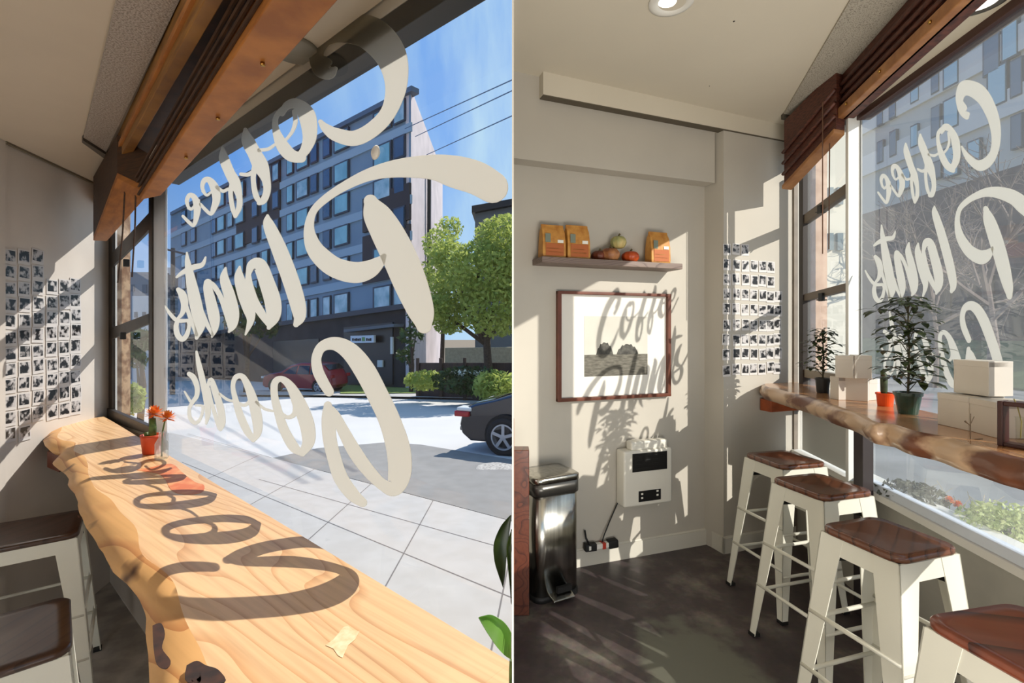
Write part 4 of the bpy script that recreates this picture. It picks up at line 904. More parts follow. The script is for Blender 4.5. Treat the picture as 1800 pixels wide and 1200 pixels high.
am = t_.nodes.new('ShaderNodeMath'); am.operation = 'MULTIPLY_ADD'; t_.links.new(nw.outputs['Fac'], am.inputs[0]); am.inputs[1].default_value = -1.1; t_.links.new(ln.outputs['Value'], am.inputs[2])
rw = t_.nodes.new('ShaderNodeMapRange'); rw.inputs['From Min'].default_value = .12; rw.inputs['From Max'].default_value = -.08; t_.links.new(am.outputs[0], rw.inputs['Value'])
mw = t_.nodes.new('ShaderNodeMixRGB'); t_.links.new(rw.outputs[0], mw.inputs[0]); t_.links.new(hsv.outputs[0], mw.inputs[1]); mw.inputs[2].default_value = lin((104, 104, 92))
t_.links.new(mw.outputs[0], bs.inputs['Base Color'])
e_l = RWa-rwd*((RWa.x-.001)/rwd.x)          # where the back wall meets the added divider
# divider added between the two places to shut out skylight, seen edge-on
b = MB(); b.box((.001, (e_l.y+.55)/2, 1.2), (.002, e_l.y-.55, 3.4)); struct(b, 'wall_added_divider', wall_r)
b = MB(); b.box((.0, -1.2, 1.2), (.08, 2.0, 3.4)); struct(b, 'wall_added_divider_rear', wall_r)  # added divider continued unseen behind the viewer
we = RWb+rwd*.3
b = MB(); e_b = e_l+Vector((0, .17, 0)); b.hexa([e_l, we, we-nW*.15, e_b], [at(e_l, 3), at(we, 3), at(we, 3)-nW*.15, at(e_b, 3)]); struct(b, 'wall_back', wall_r)
# header above the recess and the pier that carries it
pA = RP; pO = (RP-RWb).dot(nW)
hA, hB = shift(RWa, RWb, .10)
h0 = V((900.5, 280), hA, hB); h1 = V((1257, 328), hA, hB)
b = MB(); b.hexa([at(h0, 2.42), at(h1, 2.42), at(h1, 2.42)-nW*.1, at(e_l, 2.42)], [at(h0, 2.95), at(h1, 2.95), at(h1, 2.95)-nW*.1, at(e_l, 2.95)]); struct(b, 'wall_header', wall_r, bevel=.004)
p0 = RP; p1 = RC
b = MB(); q0 = RP-nW*pO*1.02; b.hexa([p0, RC+rwd*.1, RC+rwd*.1-nW*.3, q0-rwd*.02], [at(p0, 3), at(RC+rwd*.1, 3), at(RC+rwd*.1, 3)-nW*.3, at(q0-rwd*.02, 3)]); struct(b, 'wall_pier', wall_r)
# ceiling, ceiling step, grey tile strip
b = MB(); cv = [(0.002, -2.2), tuple(Rl(-2.2))[:2], tuple(RC+rwd*.1)[:2], (0.002, e_l.y+.1)]
b.prism([Vector((x, y, ceilz(x))) for x, y in cv], (0, 0, .12)); struct(b, 'ceiling', ceil_r)
cA, cB = shift(RWa, RWb, .16)
c0 = V((955, 190), cA, cB); c1 = V((1384, 246), cA, cB)
b = MB(); b.hexa([at(c0, 2.775), at(c1, 2.745), at(c1, 2.745)-nW*.16, at(c0, 2.775)-nW*.16], [at(c0, 2.95), at(c1, 2.95), at(c1, 2.95)-nW*.16, at(c0, 2.95)-nW*.16]); struct(b, 'trim_5', ceil_r)
b = MB(); b.hexa([at(c0, 2.769)+nW*.001, at(c1, 2.739)+nW*.001, at(c1, 2.739)-nW*.05, at(c0, 2.769)-nW*.05], [at(c0, 2.775)+nW*.001, at(c1, 2.745)+nW*.001, at(c1, 2.745)-nW*.05, at(c0, 2.775)-nW*.05]); struct(b, 'trim_shade_strip', mat('painted_shade_line', (92, 84, 70), .8))  # dark strip stands in for the shade line under the ceiling step
def cpt(p, dz=0):        # picture point on the right ceiling (found by a few steps)
    z = 2.88
    for _ in range(6): q = U(p, z); z = ceilz(q.x)
    return Vector((q.x, q.y, z+dz))
b = MB(); b.prism([cpt(p, -.012) for p in ((1498, -10), (1600, -10), (1420, 206), (1376, 200))], (0, 0, .011)); ct = b.build('ceiling_tile', mat('speckled_tile', (180, 174, 160), .95, rgb2=(120, 114, 104), scale=220, contrast=(.36, .5)), label='speckled grey acoustic tile strip in the right ceiling beside the red-brown blind', cat='ceiling tile')
b = MB(); b.prism([cpt(p, -.03) for p in ((1373, 202), (1378, 197), (1421, 205), (1414, 212))], (0, 0, .029)); b.build('end_trim', mat('tile_trim_dark', (84, 78, 68), .7), ct)
lc = cpt((1180, 2)); tt = thing('ceiling_light', 'lit round recessed light in the plain right ceiling, cut by the top edge', 'ceiling light', lc-Vector((0, 0, .01)))
b = MB(); b.lathe([(.098, .006), (.096, .0), (.078, -.004), (.056, .004), (.056, .012)], lc-Vector((0, 0, .008)), 36); b.build('ring', white_p, tt, smooth=True)
b = MB(); b.lathe([(.055, .0), (.03, -.002), (.0005, -.003)], lc-Vector((0, 0, .003)), 32); b.build('lens', mat('lit_lens', (255, 252, 244), .4, emit=((255, 250, 238), 2.2)), tt, smooth=True)
for (px, py, r_, lb) in ((1290, 36, .006, 'small dark sensor dot on the right ceiling near the lit round light'), (1247, 150, .003, 'tiny dark hole in the middle of the right ceiling')):
    b = MB(); c = cpt((px, py)); b.lathe([(r_, 0), (r_*.7, -.006), (.0004, -.007)], c, 10); b.build('ceiling_sensor', mat('sensor_dark', (70, 64, 56), .6), label=lb, cat='ceiling sensor')
# floor
b = MB(); fx = [Vector((.002, -2.2, 0)), Rl(-2.2), RC+rwd*.1, Vector((.002, e_l.y+.4, 0))]; b.prism(fx, (0, 0, -.1)); NOORG.add('floor_right'); struct(b, 'floor_right', floor_r)
# baseboards
bm_ = mat('baseboard_paint', (200, 196, 184), .6)
def baseb(a, c, nm, n_):
    b = MB(); b.hexa([at(a, 0), at(c, 0), at(c, 0)+n_*.014, at(a, 0)+n_*.014], [at(a, .10), at(c, .10), at(c, .10)+n_*.014, at(a, .10)+n_*.014])
    b.hexa([at(a, .10), at(c, .10), at(c, .10)+n_*.009, at(a, .10)+n_*.009], [at(a, .108), at(c, .108), at(c, .108)+n_*.004, at(a, .108)+n_*.004]); struct(b, nm, bm_)
baseb(e_l+rwd*.002, RWb+rwd*.02, 'baseboard_back', nW); baseb(RP-rwd*.012, RC-rwd*.02, 'baseboard_pier', nW)
sd_ = (RWb-RP); sd_.z = 0; b = MB(); b.hexa([at(RP, 0)-rwd*.012+nW*.014, at(RP, 0)+nW*.014, at(RP, 0)-nW*.15, at(RP, 0)-rwd*.012-nW*.15], [at(RP, .108)-rwd*.012+nW*.014, at(RP, .108)+nW*.014, at(RP, .108)-nW*.15, at(RP, .108)-rwd*.012-nW*.15]); struct(b, 'baseboard_side', bm_)

# ---- window wall, right
outR = -nR
SZ, TZ = .628, 2.59
def RX(px, off=0): A, B_ = shift(RA, RB, off); return at(V((px, 600), A, B_), 0)
near = Rl(-1.0); far_ = RC
b = MB(); b.hexa([at(far_, 0), at(near, 0), at(near, 0)+outR*.14, at(far_, 0)+outR*.14], [at(far_, SZ-.03), at(near, SZ-.03), at(near, SZ-.03)+outR*.14, at(far_, SZ-.03)+outR*.14]); struct(b, 'wall_window_right', mat('lower_wall_right', (176, 172, 160), .8, var=.05))
b = MB(); b.hexa([at(far_, SZ-.03)+nR*.05, at(near, SZ-.03)+nR*.05, at(near, SZ-.03)+outR*.16, at(far_, SZ-.03)+outR*.16], [at(far_, SZ)+nR*.04, at(near, SZ)+nR*.04, at(near, SZ)+outR*.16, at(far_, SZ)+outR*.16]); struct(b, 'trim_7', white_p, bevel=.003)
w3 = thing('window_3', None, None, at(RX(1515), SZ)); w3['kind'] = 'structure'
redf = mat('dark_red_brown_frame', (66, 38, 30), .5)
mR = RX(1512)
b = MB(); b.hexa([at(mR, TZ)+nR*.02, at(near, TZ)+nR*.02, at(near, TZ)+outR*.05, at(mR, TZ)+outR*.05], [at(mR, TZ+.05)+nR*.02, at(near, TZ+.05)+nR*.02, at(near, TZ+.05)+outR*.05, at(mR, TZ+.05)+outR*.05]); b.build('transom_bar', redf, w3, bevel=.003)
b = MB(); b.hexa([at(mR, SZ), at(near, SZ), at(near, SZ)+outR*.004, at(mR, SZ)+outR*.004], [at(mR, TZ), at(near, TZ), at(near, TZ)+outR*.004, at(mR, TZ)+outR*.004]); b.build('pane', glass_r, w3)
m0, m1 = RX(1503), RX(1511); i0_, i1_ = RX(1486, .07), RX(1491, .07)
b = MB(); b.hexa([at(i0_, SZ), at(i1_, SZ), at(m1, SZ)+outR*.01, at(m0, SZ)+outR*.01], [at(i0_, 2.62), at(i1_, 2.62), at(m1, 2.62)+outR*.01, at(m0, 2.62)+outR*.01]); b.build('mullion', mat('white_mullion', (236, 236, 230), .4), w3, bevel=.004)
m2 = RX(1513); b = MB(); b.hexa([at(m1, SZ), at(m2, SZ), at(m2, SZ)+outR*.008, at(m1, SZ)+outR*.008], [at(m1, TZ), at(m2, TZ), at(m2, TZ)+outR*.008, at(m1, TZ)+outR*.008]); b.build('side_stop', mat('grey_stop', (140, 142, 140), .5), w3)
# post beside the viewer, just outside the picture
a, c = Rl(1.57), Rl(1.39); b = MB(); b.hexa([at(a, SZ)+nR*.03, at(c, SZ)+nR*.03, at(c, SZ)+outR*.06, at(a, SZ)+outR*.06], [at(a, TZ)+nR*.03, at(c, TZ)+nR*.03, at(c, TZ)+outR*.06, at(a, TZ)+outR*.06]); b.build('side_post', alu, w3)
b = MB(); b.hexa([at(mR, SZ)+nR*.03, at(near, SZ)+nR*.03, at(near, SZ)+outR*.03, at(mR, SZ)+outR*.03], [at(mR, SZ+.035)+nR*.012, at(near, SZ+.035)+nR*.012, at(near, SZ+.035)+outR*.03, at(mR, SZ+.035)+outR*.03]); b.build('bottom_rail', alu, w3, bevel=.003)
# wall above the window
b = MB(); b.hexa([at(far_, TZ+.05)+nR*.0, at(near, TZ+.05), at(near, TZ+.05)+outR*.08, at(far_, TZ+.05)+outR*.08], [at(far_, 3), at(near, 3), at(near, 3)+outR*.08, at(far_, 3)+outR*.08]); struct(b, 'wall_above_window_right', wall_r)
b = MB(); b.prism([at(m1, 2.625)+nR*.0, at(near, 2.625), at(near, 2.625)+nR*.46, at(m1, 2.625)+nR*.07], (0, 0, .03)); struct(b, 'trim_8', mat('soffit_right', (196, 188, 168), .8))
cl = U((1724, 4), 2.62); tt = thing('ceiling_light', 'round recessed light in the right soffit just above the blind, lens bright', 'ceiling light', at(cl, 2.61))
b = MB(); b.lathe([(.08, .005), (.081, .0), (.066, -.004), (.052, .006)], at(cl, 2.618), 28); b.build('ring', mat('dark_ring', (90, 86, 78), .4, metal=.5), tt, smooth=True)
b = MB(); b.lathe([(.05, 0), (.028, -.002), (.0004, -.003)], at(cl, 2.617), 24); b.build('lens', mat('lit_lens_small', (255, 252, 244), .4, emit=((255, 250, 238), 1.6)), tt, smooth=True)
# small side window
w4 = thing('window_4', None, None, at(RX(1450), SZ)); w4['kind'] = 'structure'
def rquad(name, pts, th, m_, par, inward=.02):
    A, B_ = shift(RA, RB, inward); b = MB(); b.prism([V(p, A, B_) for p in pts], outR*th); return b.build(name, m_, par, bevel=.002)
darkst = mat('dark_stile', (52, 44, 38), .5)
rquad('stile', [(1404, 300), (1411, 295), (1411, 700), (1404, 702)], .05, darkst, w4, .03)
rquad('stile', [(1486, 240), (1491, 240), (1491, 760), (1486, 760)], .05, mat('grey_stile', (120, 112, 100), .5), w4, .02)
grm = mat('taupe_muntin', (112, 100, 86), .5)
rquad('muntin', [(1409, 380), (1487, 322), (1487, 340), (1409, 396)], .04, grm, w4)
rquad('muntin', [(1409, 518), (1487, 497), (1487, 510), (1409, 530)], .04, grm, w4)
rquad('bottom_rail', [(1409, 648), (1487, 660), (1487, 676), (1409, 662)], .06, mat('taupe_rail', (150, 142, 126), .5), w4)
for (px, py) in ((1442, 368), (1444, 522)):
    A, B_ = shift(RA, RB, .03); b = MB(); p = V((px, py), A, B_); b.box(p, (.02, .03, .05), .1); p2 = V((px, py+6), A, B_); b.tube([V((px-8, py+5), A, B_), V((px+9, py+5), A, B_)], .004, 6); b.build('latch', black, w4)
a0, a1 = RX(1406), RX(1489); b = MB(); b.hexa([at(a0, SZ), at(a1, SZ), at(a1, SZ)+outR*.004, at(a0, SZ)+outR*.004], [at(a0, 2.6), at(a1, 2.6), at(a1, 2.6)+outR*.004, at(a0, 2.6)+outR*.004]); b.build('pane', glass_r, w4)
# jamb in the corner
b = MB(); q = RC-rwd*.035; b.hexa([at(q, .0), at(RC, .0), at(RC, .0)+nW*.012, at(q, .0)+nW*.012], [at(q, 2.6), at(RC, 2.6), at(RC, 2.6)+nW*.012, at(q, 2.6)+nW*.012]); struct(b, 'trim_9', mat('corner_jamb', (134, 122, 108), .6, var=.15))

# blinds, right
redw = mat('red_brown_reed', (104, 56, 40), .55, rgb2=(58, 28, 22), scale=30, stretch=(1, 1, 6)); tan_w = mat('tan_reed_rail', (176, 124, 76), .5, rgb2=(146, 96, 56), scale=12)
v0 = at(U((1685, 20), 2.6), 2.6); v1 = at(U((1467, 222), 2.6), 2.6); vd = (v0-v1).normalized(); vin = Vector((-vd.y, vd.x, 0)); vin = vin if vin.dot(outR) > 0 else -vin
v0e = v0+vd*.8; 
bl1 = thing('window_blind', 'long red-brown woven reed blind rolled up above the large right window', 'blind', at(v1, 2.6))
b = MB(); b.hexa([v1, v0e, v0e+vin*.06, v1+vin*.06], [at(v1, 2.86), at(v0e, 2.86), at(v0e, 2.86)+vin*.06, at(v1, 2.86)+vin*.06]); b.build('valance', redw, bl1, bevel=.004)
b = MB(); b.hexa([v1-vin*.03-Vector((0, 0, .0)), v0e-vin*.03, v0e+vin*.02, v1+vin*.02], [at(v1, 2.655)-vin*.03, at(v0e, 2.655)-vin*.03, at(v0e, 2.655)+vin*.02, at(v1, 2.655)+vin*.02]); b.build('bottom_rail', tan_w, bl1, bevel=.006)
for k in range(3):
    z = 2.69+k*.045; b = MB(); b.tube([at(v1, z)-vin*.012, at(v0e, z)-vin*.012], .011, 8); b.build('reed_roll', redw, bl1, smooth=True)
for t in (.12, .3, .5, .72):
    p = v1.lerp(v0e, t); b = MB(); b.lathe([(.008, 0), (.007, .006), (.0005, .008)], at(p, 2.63)-vin*.031, 10, axis=-vin); b.build('screw', brass, bl1, smooth=True)
w0 = Q((1378, 326), 3.12); w1_ = Q((1470, 226), 2.62); wd2 = (w1_-w0)
bl2 = thing('window_blind', 'shorter red-brown reed blind in the corner above the narrow right window', 'blind', w0)
b = MB(); oo = Vector((.06, .02, 0)); b.hexa([w0, w1_, w1_+oo, w0+oo], [at(w0, 2.80), at(w1_, 2.87), at(w1_, 2.87)+oo, at(w0, 2.80)+oo]); b.build('valance', redw, bl2, bevel=.003)
b = MB(); dz = Vector((0, 0, -.025)); b.hexa([w0+dz-oo*.3, w1_+dz-oo*.3, w1_+oo+dz, w0+oo+dz], [w0-oo*.3, w1_-oo*.3, w1_+oo, w0+oo]); b.build('bottom_rail', tan_w, bl2, bevel=.004)
for k in range(3):
    b = MB(); z = .07+k*.07; b.tube([w0+Vector((0, 0, z))-oo*.15, w1_+Vector((0, 0, z))-oo*.15], .010, 8); b.build('reed_roll', redw, bl2, smooth=True)
for (a, c) in (((1446, 180), (1446, 446)), ((1459, 170), (1457, 438))):
    b = MB(); b.tube([Q(a, 2.7), Q(c, 2.7)], .003, 6); b.build('pull_cord', mat('cord_brown', (100, 70, 50), .7), bl2)

# ---- lettering, right: same words, mapped from the left pane to the right pane
gd2 = Vector((gdir.x, gdir.y, 0))
A11, A12, A21, A22, A31, A32 = 0.39931722, -0.03945465, -0.0154933, 0.92861532, 0.82937184, 0.30087181
def mapR(p):
    q = V(p, LA, LB); s = (Vector((q.x, q.y, 0))-Vector((LA.x, LA.y, 0))).dot(gd2); z = q.z
    s2 = s*A11+z*A21+A31; z2 = s*A12+z*A22+A32
    w = RC+gR*s2; return Vector((w.x, w.y, z2))
lettering(mapR, nR, 'right')

# ---- shelf with coffee bags and pumpkins
sA, sB = shift(RWa, RWb, .15)
s0 = V((953, 462), sA, sB); s1 = V((1200, 472), sA, sB); zsf = (s0.z+s1.z)/2
shm = wood('grey_brown_shelf', (130, 112, 102), (92, 74, 66), (rwd.x, rwd.y), rings=20, rough=.5, fine=60)
b = MB(); b.hexa([at(s0, zsf), at(s1, zsf), at(s1, zsf)-nW*.15, at(s0, zsf)-nW*.15], [at(s0, zsf+.035), at(s1, zsf+.035), at(s1, zsf+.035)-nW*.15, at(s0, zsf+.035)-nW*.15]); b.build('wall_shelf', shm, bevel=.003, label='narrow grey-brown floating wall shelf holding coffee bags and pumpkins', cat='shelf')
zt_ = zsf+.0352
kraft = mat('kraft_gold_paper', (206, 150, 72), .55, rgb2=(178, 116, 48), scale=25); lab_r = mat('rust_label', (176, 96, 44), .6); lab_b = mat('teal_patch', (120, 128, 112), .6); lab_w = mat('label_white', (236, 232, 220), .6)
for (x0, x1, yt, lb) in ((954, 995, 393, 'leftmost gold coffee bag on the wall shelf, with rust-coloured lower label'), (998, 1038, 394, 'second gold coffee bag from the left on the wall shelf'), (1145, 1179, 406, 'single gold coffee bag at the right end of the wall shelf, partly sunlit')):
    A, B_ = shift(RWa, RWb, .115); a = V((x0, 455), A, B_); c = V((x1, 455), A, B_); top = V(((x0+x1)/2, yt), A, B_).z
    a = at(a, zt_); c = at(c, zt_); mid = (a+c)/2; d = (c-a)/2; h = top-zt_
    t_ = thing('coffee_bag', lb, 'coffee bag', mid-nW*.035, 0, 'coffee bags on the wall shelf')
    b = MB(); vs = []
    for (s, z, dep) in ((.97, 0, .07), (1.0, .02, .075), (.98, h*.5, .07), (.97, h*.8, .045), (.96, h*.92, .014), (.96, h, .010)):
        m2_ = mid-nW*.035; vs += [m2_-d*s+nW*dep/2+Vector((0, 0, z)), m2_+d*s+nW*dep/2+Vector((0, 0, z)), m2_+d*s-nW*dep/2+Vector((0, 0, z)), m2_-d*s-nW*dep/2+Vector((0, 0, z))]
    fs = [(3, 2, 1, 0), (20, 21, 22, 23)]
    for i in range(5):
        for k in range(4): fs.append((i*4+k, i*4+(k+1) % 4, (i+1)*4+(k+1) % 4, (i+1)*4+k))
    b.add(vs, fs); b.build('bag', kraft, t_, bevel=.004)
    f0_ = mid-nW*.035+nW*.0385
    def patch(u0, u1, z0, z1, m_, nm):
        b = MB(); b.prism([f0_+d*u0+Vector((0, 0, z0*h)), f0_+d*u1+Vector((0, 0, z0*h)), f0_+d*u1+Vector((0, 0, z1*h)), f0_+d*u0+Vector((0, 0, z1*h))], nW*.001); b.build(nm, m_, t_)
    patch(-.75, .8, .06, .42, lab_r, 'label'); patch(-.8, -.35, .45, .7, lab_b, 'window_print'); patch(.25, .75, .44, .53, lab_w, 'name_tag'); patch(-.65, .6, .16, .18, kraft, 'label_line'); patch(-.65, .4, .26, .28, kraft, 'label_line')
def pumpkin(px, zb_, r, sq, m_, lb, off=.07):
    A, B_ = shift(RWa, RWb, off); c = at(V((px, 450), A, B_), zb_); t_ = thing('pumpkin', lb, 'pumpkin', c, 0, 'pumpkins on the wall shelf')
    prof = [(r*.25, .0), (r*.7, r*sq*.12), (r, r*sq*.75), (r*.92, r*sq*1.25), (r*.55, r*sq*1.62), (r*.12, r*sq*1.55)]
    b = MB(); pr = [p for p in catmull(prof, 4)]; b.lathe(pr, c, 40, sc=lambda a, z: 1-.09*abs(math.sin(a*5))**.6*0-.10*(1-abs(math.cos(a*5)))); b.build('body', m_, t_, smooth=True)
    b = MB(); b.tube([c+Vector((0, 0, r*sq*1.5)), c+Vector((.003, 0, r*sq*1.8)), c+Vector((.01, 0, r*sq*2.0))], [r*.13, r*.1, r*.12], 7); b.build('stem', mat('pumpkin_stem', (96, 84, 48), .8), t_)
tanp = mat('tan_striped_skin', (190, 132, 84), .5, rgb2=(120, 66, 36), scale=16); orp = mat('deep_orange_skin', (198, 84, 30), .4, rgb2=(160, 56, 18), scale=9); palep = mat('pale_green_skin', (206, 184, 120), .5, rgb2=(140, 146, 92), scale=14)
pumpkin(1053, zt_, .05, .8, mat('russet_skin', (120, 58, 34), .5, rgb2=(84, 38, 22), scale=12), 'small dark russet pumpkin at the left of the pumpkin group', .05)
pumpkin(1072, zt_, .062, .8, tanp, 'wide tan ribbed pumpkin in the middle of the shelf group')
pumpkin(1108, zt_, .055, .75, orp, 'deep orange pumpkin at the right of the pumpkin group', .08)
pumpkin(1087, zt_+.085, .05, .9, palep, 'pale yellow-green pumpkin resting on top of the others')

# ---- framed landscape
fA_, fB_ = shift(RWa, RWb, .035)
def wp(x, y, off): A, B_ = shift(RWa, RWb, off); return V((x, y), A, B_)
cor = [(978, 511), (1179, 516), (1181, 694), (984, 709)]
zt2 = (wp(978, 511, .035).z+wp(1179, 516, .035).z)/2; zb2 = (wp(984, 709, .035).z+wp(1181, 694, .035).z)/2
pL, pR = wp(981, 600, .035), wp(1180, 600, .035)
fr = thing('framed_picture', 'large brown-framed black-and-white landscape photograph hanging on the back wall under the shelf', 'picture', at((pL+pR)/2, zb2))
frm = mat('copper_brown_frame', (112, 60, 40), .4, var=.2, scale=8)
fw = .03
def wr_(a, c, z0, z1, n0, n1, m_, nm, par, bev=0):
    b = MB(); b.hexa([at(a, z0)+nW*n0, at(c, z0)+nW*n0, at(c, z0)+nW*n1, at(a, z0)+nW*n1], [at(a, z1)+nW*n0, at(c, z1)+nW*n0, at(c, z1)+nW*n1, at(a, z1)+nW*n1]); return b.build(nm, m_, par, bevel=bev)
u_ = (pR-pL).normalized(); base = lambda p: p-nW*.035
a, c = base(pL), base(pR)
wr_(a, a+u_*fw*.8, zb2, zt2, 0.002, .035, frm, 'frame_side', fr, .002); wr_(c-u_*fw*.8, c, zb2, zt2, 0.002, .035, frm, 'frame_side', fr, .002)
wr_(a, c, zt2-fw*.6, zt2, 0.002, .036, frm, 'frame_top', fr, .002); wr_(a, c, zb2, zb2+fw*.7, 0.002, .036, frm, 'frame_bottom', fr, .002)
wr_(a+u_*.01, c-u_*.01, zb2+.01, zt2-.01, .003, .012, mat('mat_board', (226, 222, 212), .7), 'mat_board', fr)
q0, q1 = wp(1027, 600, .012), wp(1138, 600, .012); z0, z1 = wp(1082, 660, .012).z, wp(1082, 556, .012).z; q0 = q0-nW*.012; q1 = q1-nW*.012
zh = z0+(z1-z0)*.36
wr_(q0, q1, zh, z1, .0125, .0135, mat('print_sky', (206, 202, 190), .7, var=.05, scale=3), 'print_sky', fr)
wr_(q0, q1, z0, zh, .0125, .0135, mat('print_field', (120, 116, 104), .7, rgb2=(84, 80, 70), scale=24, stretch=(1, 1, 5)), 'print_field', fr)
pt = mat('print_trees', (92, 90, 82), .7, rgb2=(56, 54, 50), scale=40)
for (xa, xb, h_) in ((1048, 1078, 1.0), (1084, 1122, .85)):
    a_, c_ = wp(xa, 600, .0145), wp(xb, 600, .0145); pts = []
    for k in range(13): t = k/12; pts.append(at(a_.lerp(c_, t), zh+.075*h_*math.sin(math.pi*t)**.6+.006*math.sin(k*2.6)))
    b = MB(); b.prism(pts, nW*.001); b.build('print_tree', pt, fr)

# ---- prints on the pier
prints(RP, RC, [1277, 1294, 1310, 1325, 1340, 1354, 1367], lambda r: 437+26.7*r, lambda r: 446+25*r,
       [[0, 1, 2], [0, 1, 2, 3, 4, 5], [0, 1, 2, 3, 4, 5], [0, 1, 2, 3, 4, 5, 6]]+[[0, 1, 2, 3, 4, 5, 6]]*5, lambda x: 13.5, lambda x: 20, 'instant prints on the right pier', 'right pier', .002)

# ---- wall heater
def wbox(x0, x1, z0, z1, n0, n1, m_, nm, par, bev=.006):
    A, B_ = shift(RWa, RWb, n1); a, c = V((x0, 700), A, B_), V((x1, 700), A, B_); a = a-nW*n1; c = c-nW*n1; return wr_(a, c, z0, z1, n0, n1, m_, nm, par, bev)
zz = lambda y, off, x=1140: wp(x, y, off).z
ht = thing('wall_heater', 'white wall-mounted electric heater with black vent and control panel', 'heater', at(wp(1140, 800, .05), zz(885, .1)))
hm = mat('heater_white', (222, 218, 206), .4); hb = mat('heater_black', (20, 20, 22), .3)
wbox(1097, 1182, zz(888, .1), zz(790, .1), .004, .10, hm, 'housing', ht, .014); wbox(1110, 1174, zz(790, .1)-.006, zz(774, .08), .02, .085, hm, 'top_cap', ht, .012)
wbox(1112, 1173, zz(827, .1), zz(795, .1), .0995, .104, hb, 'air_vent', ht, .004)
for k in range(4): zc = zz(821-k*7, .1); wbox(1115, 1170, zc-.002, zc+.002, .104, .107, rubber, 'vent_slat', ht, 0)
wbox(1123, 1162, zz(880, .1), zz(861, .1), .0995, .103, hb, 'control_panel', ht, .003)
for (x, y) in ((1129, 866), (1129, 873), (1156, 864), (1156, 871)): wbox(x-1.6, x+1.6, zz(y+1.5, .1), zz(y-1.5, .1), .103, .106, lab_w, 'button', ht, 0)
# cable, power strip, plug
b = MB(); b.tube([wp(1097, 868, .03), wp(1085, 885, .02), wp(1072, 915, .02), wp(1062, 940, .03), wp(1058, 953, .04)], .004, 8); b.build('power_cable', rubber, smooth=True, label='thin black cable running from the heater down to the power strip', cat='cable')
ps = thing('power_strip', 'white power strip with black plugs and red switch lying against the baseboard', 'power strip', wp(1055, 966, .04))
a, c = wp(1033, 962, .04), wp(1074, 955, .04)
b = MB(); b.bar(a, c, .035, .03); b.build('housing', white_p, ps, bevel=.004)
b = MB(); b.bar(a+Vector((-.02, 0, 0)), a.lerp(c, .35), .042, .045); b.build('plug', rubber, ps, bevel=.006)
b = MB(); b.bar(a.lerp(c, .85), c+Vector((.04, .01, .004)), .05, .05); b.build('plug', rubber, ps, bevel=.008)
b = MB(); b.bar(a.lerp(c, .58), a.lerp(c, .72), .04, .036); b.build('switch', mat('switch_red', (190, 60, 44), .4), ps)
b = MB(); b.tube([wp(1028, 932, .02), wp(1030, 945, .05), wp(1036, 958, .05)], .006, 8); b.build('plug_lead', rubber, ps, smooth=True)

# ---- trash can
steel = mat('brushed_steel', (188, 186, 178), .22, metal=1, rgb2=(160, 158, 150), scale=6, stretch=(8, 8, .3))
tb0, tb1 = U((943, 1066), 0), U((1023, 1042), 0)
ud = (tb1-tb0).normalized(); dn = Vector((-ud.y, ud.x, 0)); Wt = (tb1-tb0).length; Dt = .24; Ht = .665; cb = (tb0+tb1)/2+dn*Dt/2
tc_ = thing('trash_can', 'tall brushed steel step-on trash can with rounded front against the back wall', 'trash can', cb, math.atan2(ud.y, ud.x))
P = lambda x, y, z: W2(tc_, (x, y, z))
def rring(w, d, r, n=6):
    out_ = []
    for (cx_, cy_, a0) in ((w/2-r, d/2-r*.5, 0), (-w/2+r, d/2-r*.5, 90), (-w/2+r, -d/2+r, 180), (w/2-r, -d/2+r, 270)):
        rr2 = r if a0 >= 180 else r*.5
        for k in range(n): a_ = math.radians(a0+90*k/(n-1)); out_.append(((w/2-rr2)*(1 if a0 in (0, 270) else -1)+rr2*math.cos(a_), (d/2-rr2)*(1 if a0 in (0, 90) else -1)+rr2*math.sin(a_)))
    return out_
def rbody(secs, nm, m_, par):
    b = MB(); R0 = None; n = 0
    for (w, d, r, z) in secs:
        rg = rring(w, d, r); n = len(rg); b.v += [tuple(P(x, y, z)) for x, y in rg]
    for i in range(len(secs)-1):
        for k in range(n): b.f.append((i*n+k, i*n+(k+1) % n, (i+1)*n+(k+1) % n, (i+1)*n+k)); b.m.append(0)
    b.f.append(tuple(range(n-1, -1, -1))); b.m.append(0); b.f.append(tuple(range((len(secs)-1)*n, len(secs)*n))); b.m.append(0)
    return b.build(nm, m_, par, smooth=True)
o = rbody([(Wt*.98, Dt*.98, .05, .0), (Wt*.98, Dt*.98, .05, .03)], 'base', rubber, tc_)
o = rbody([(Wt*.97, Dt*.97, .06, .03), (Wt*.97, Dt*.97, .06, Ht-.10)], 'body', steel, tc_)
o = rbody([(Wt, Dt, .05, Ht-.10), (Wt, Dt, .05, Ht-.035)], 'rim', mat('rim_dark', (90, 88, 84), .3, metal=.8), tc_)
o = rbody([(Wt*1.02, Dt*1.0, .05, Ht-.035), (Wt*1.02, Dt*1.0, .05, Ht-.008), (Wt*.94, Dt*.92, .05, Ht), (Wt*.5, Dt*.5, .04, Ht+.003)], 'lid', steel, tc_)
b = MB(); b.hexa([P(-.07, -Dt/2-.05, .02), P(.07, -Dt/2-.05, .02), P(.07, -Dt/2+.02, .03), P(-.07, -Dt/2+.02, .03)], [P(-.065, -Dt/2-.05, .03), P(.065, -Dt/2-.05, .03), P(.07, -Dt/2+.02, .05), P(-.07, -Dt/2+.02, .05)]); b.build('pedal', steel, tc_, bevel=.004)
b = MB(); b.box(P(.02, -Dt/2-.012, .062), (.09, .02, .03), math.atan2(ud.y, ud.x)); b.build('pedal_slot', rubber, tc_)
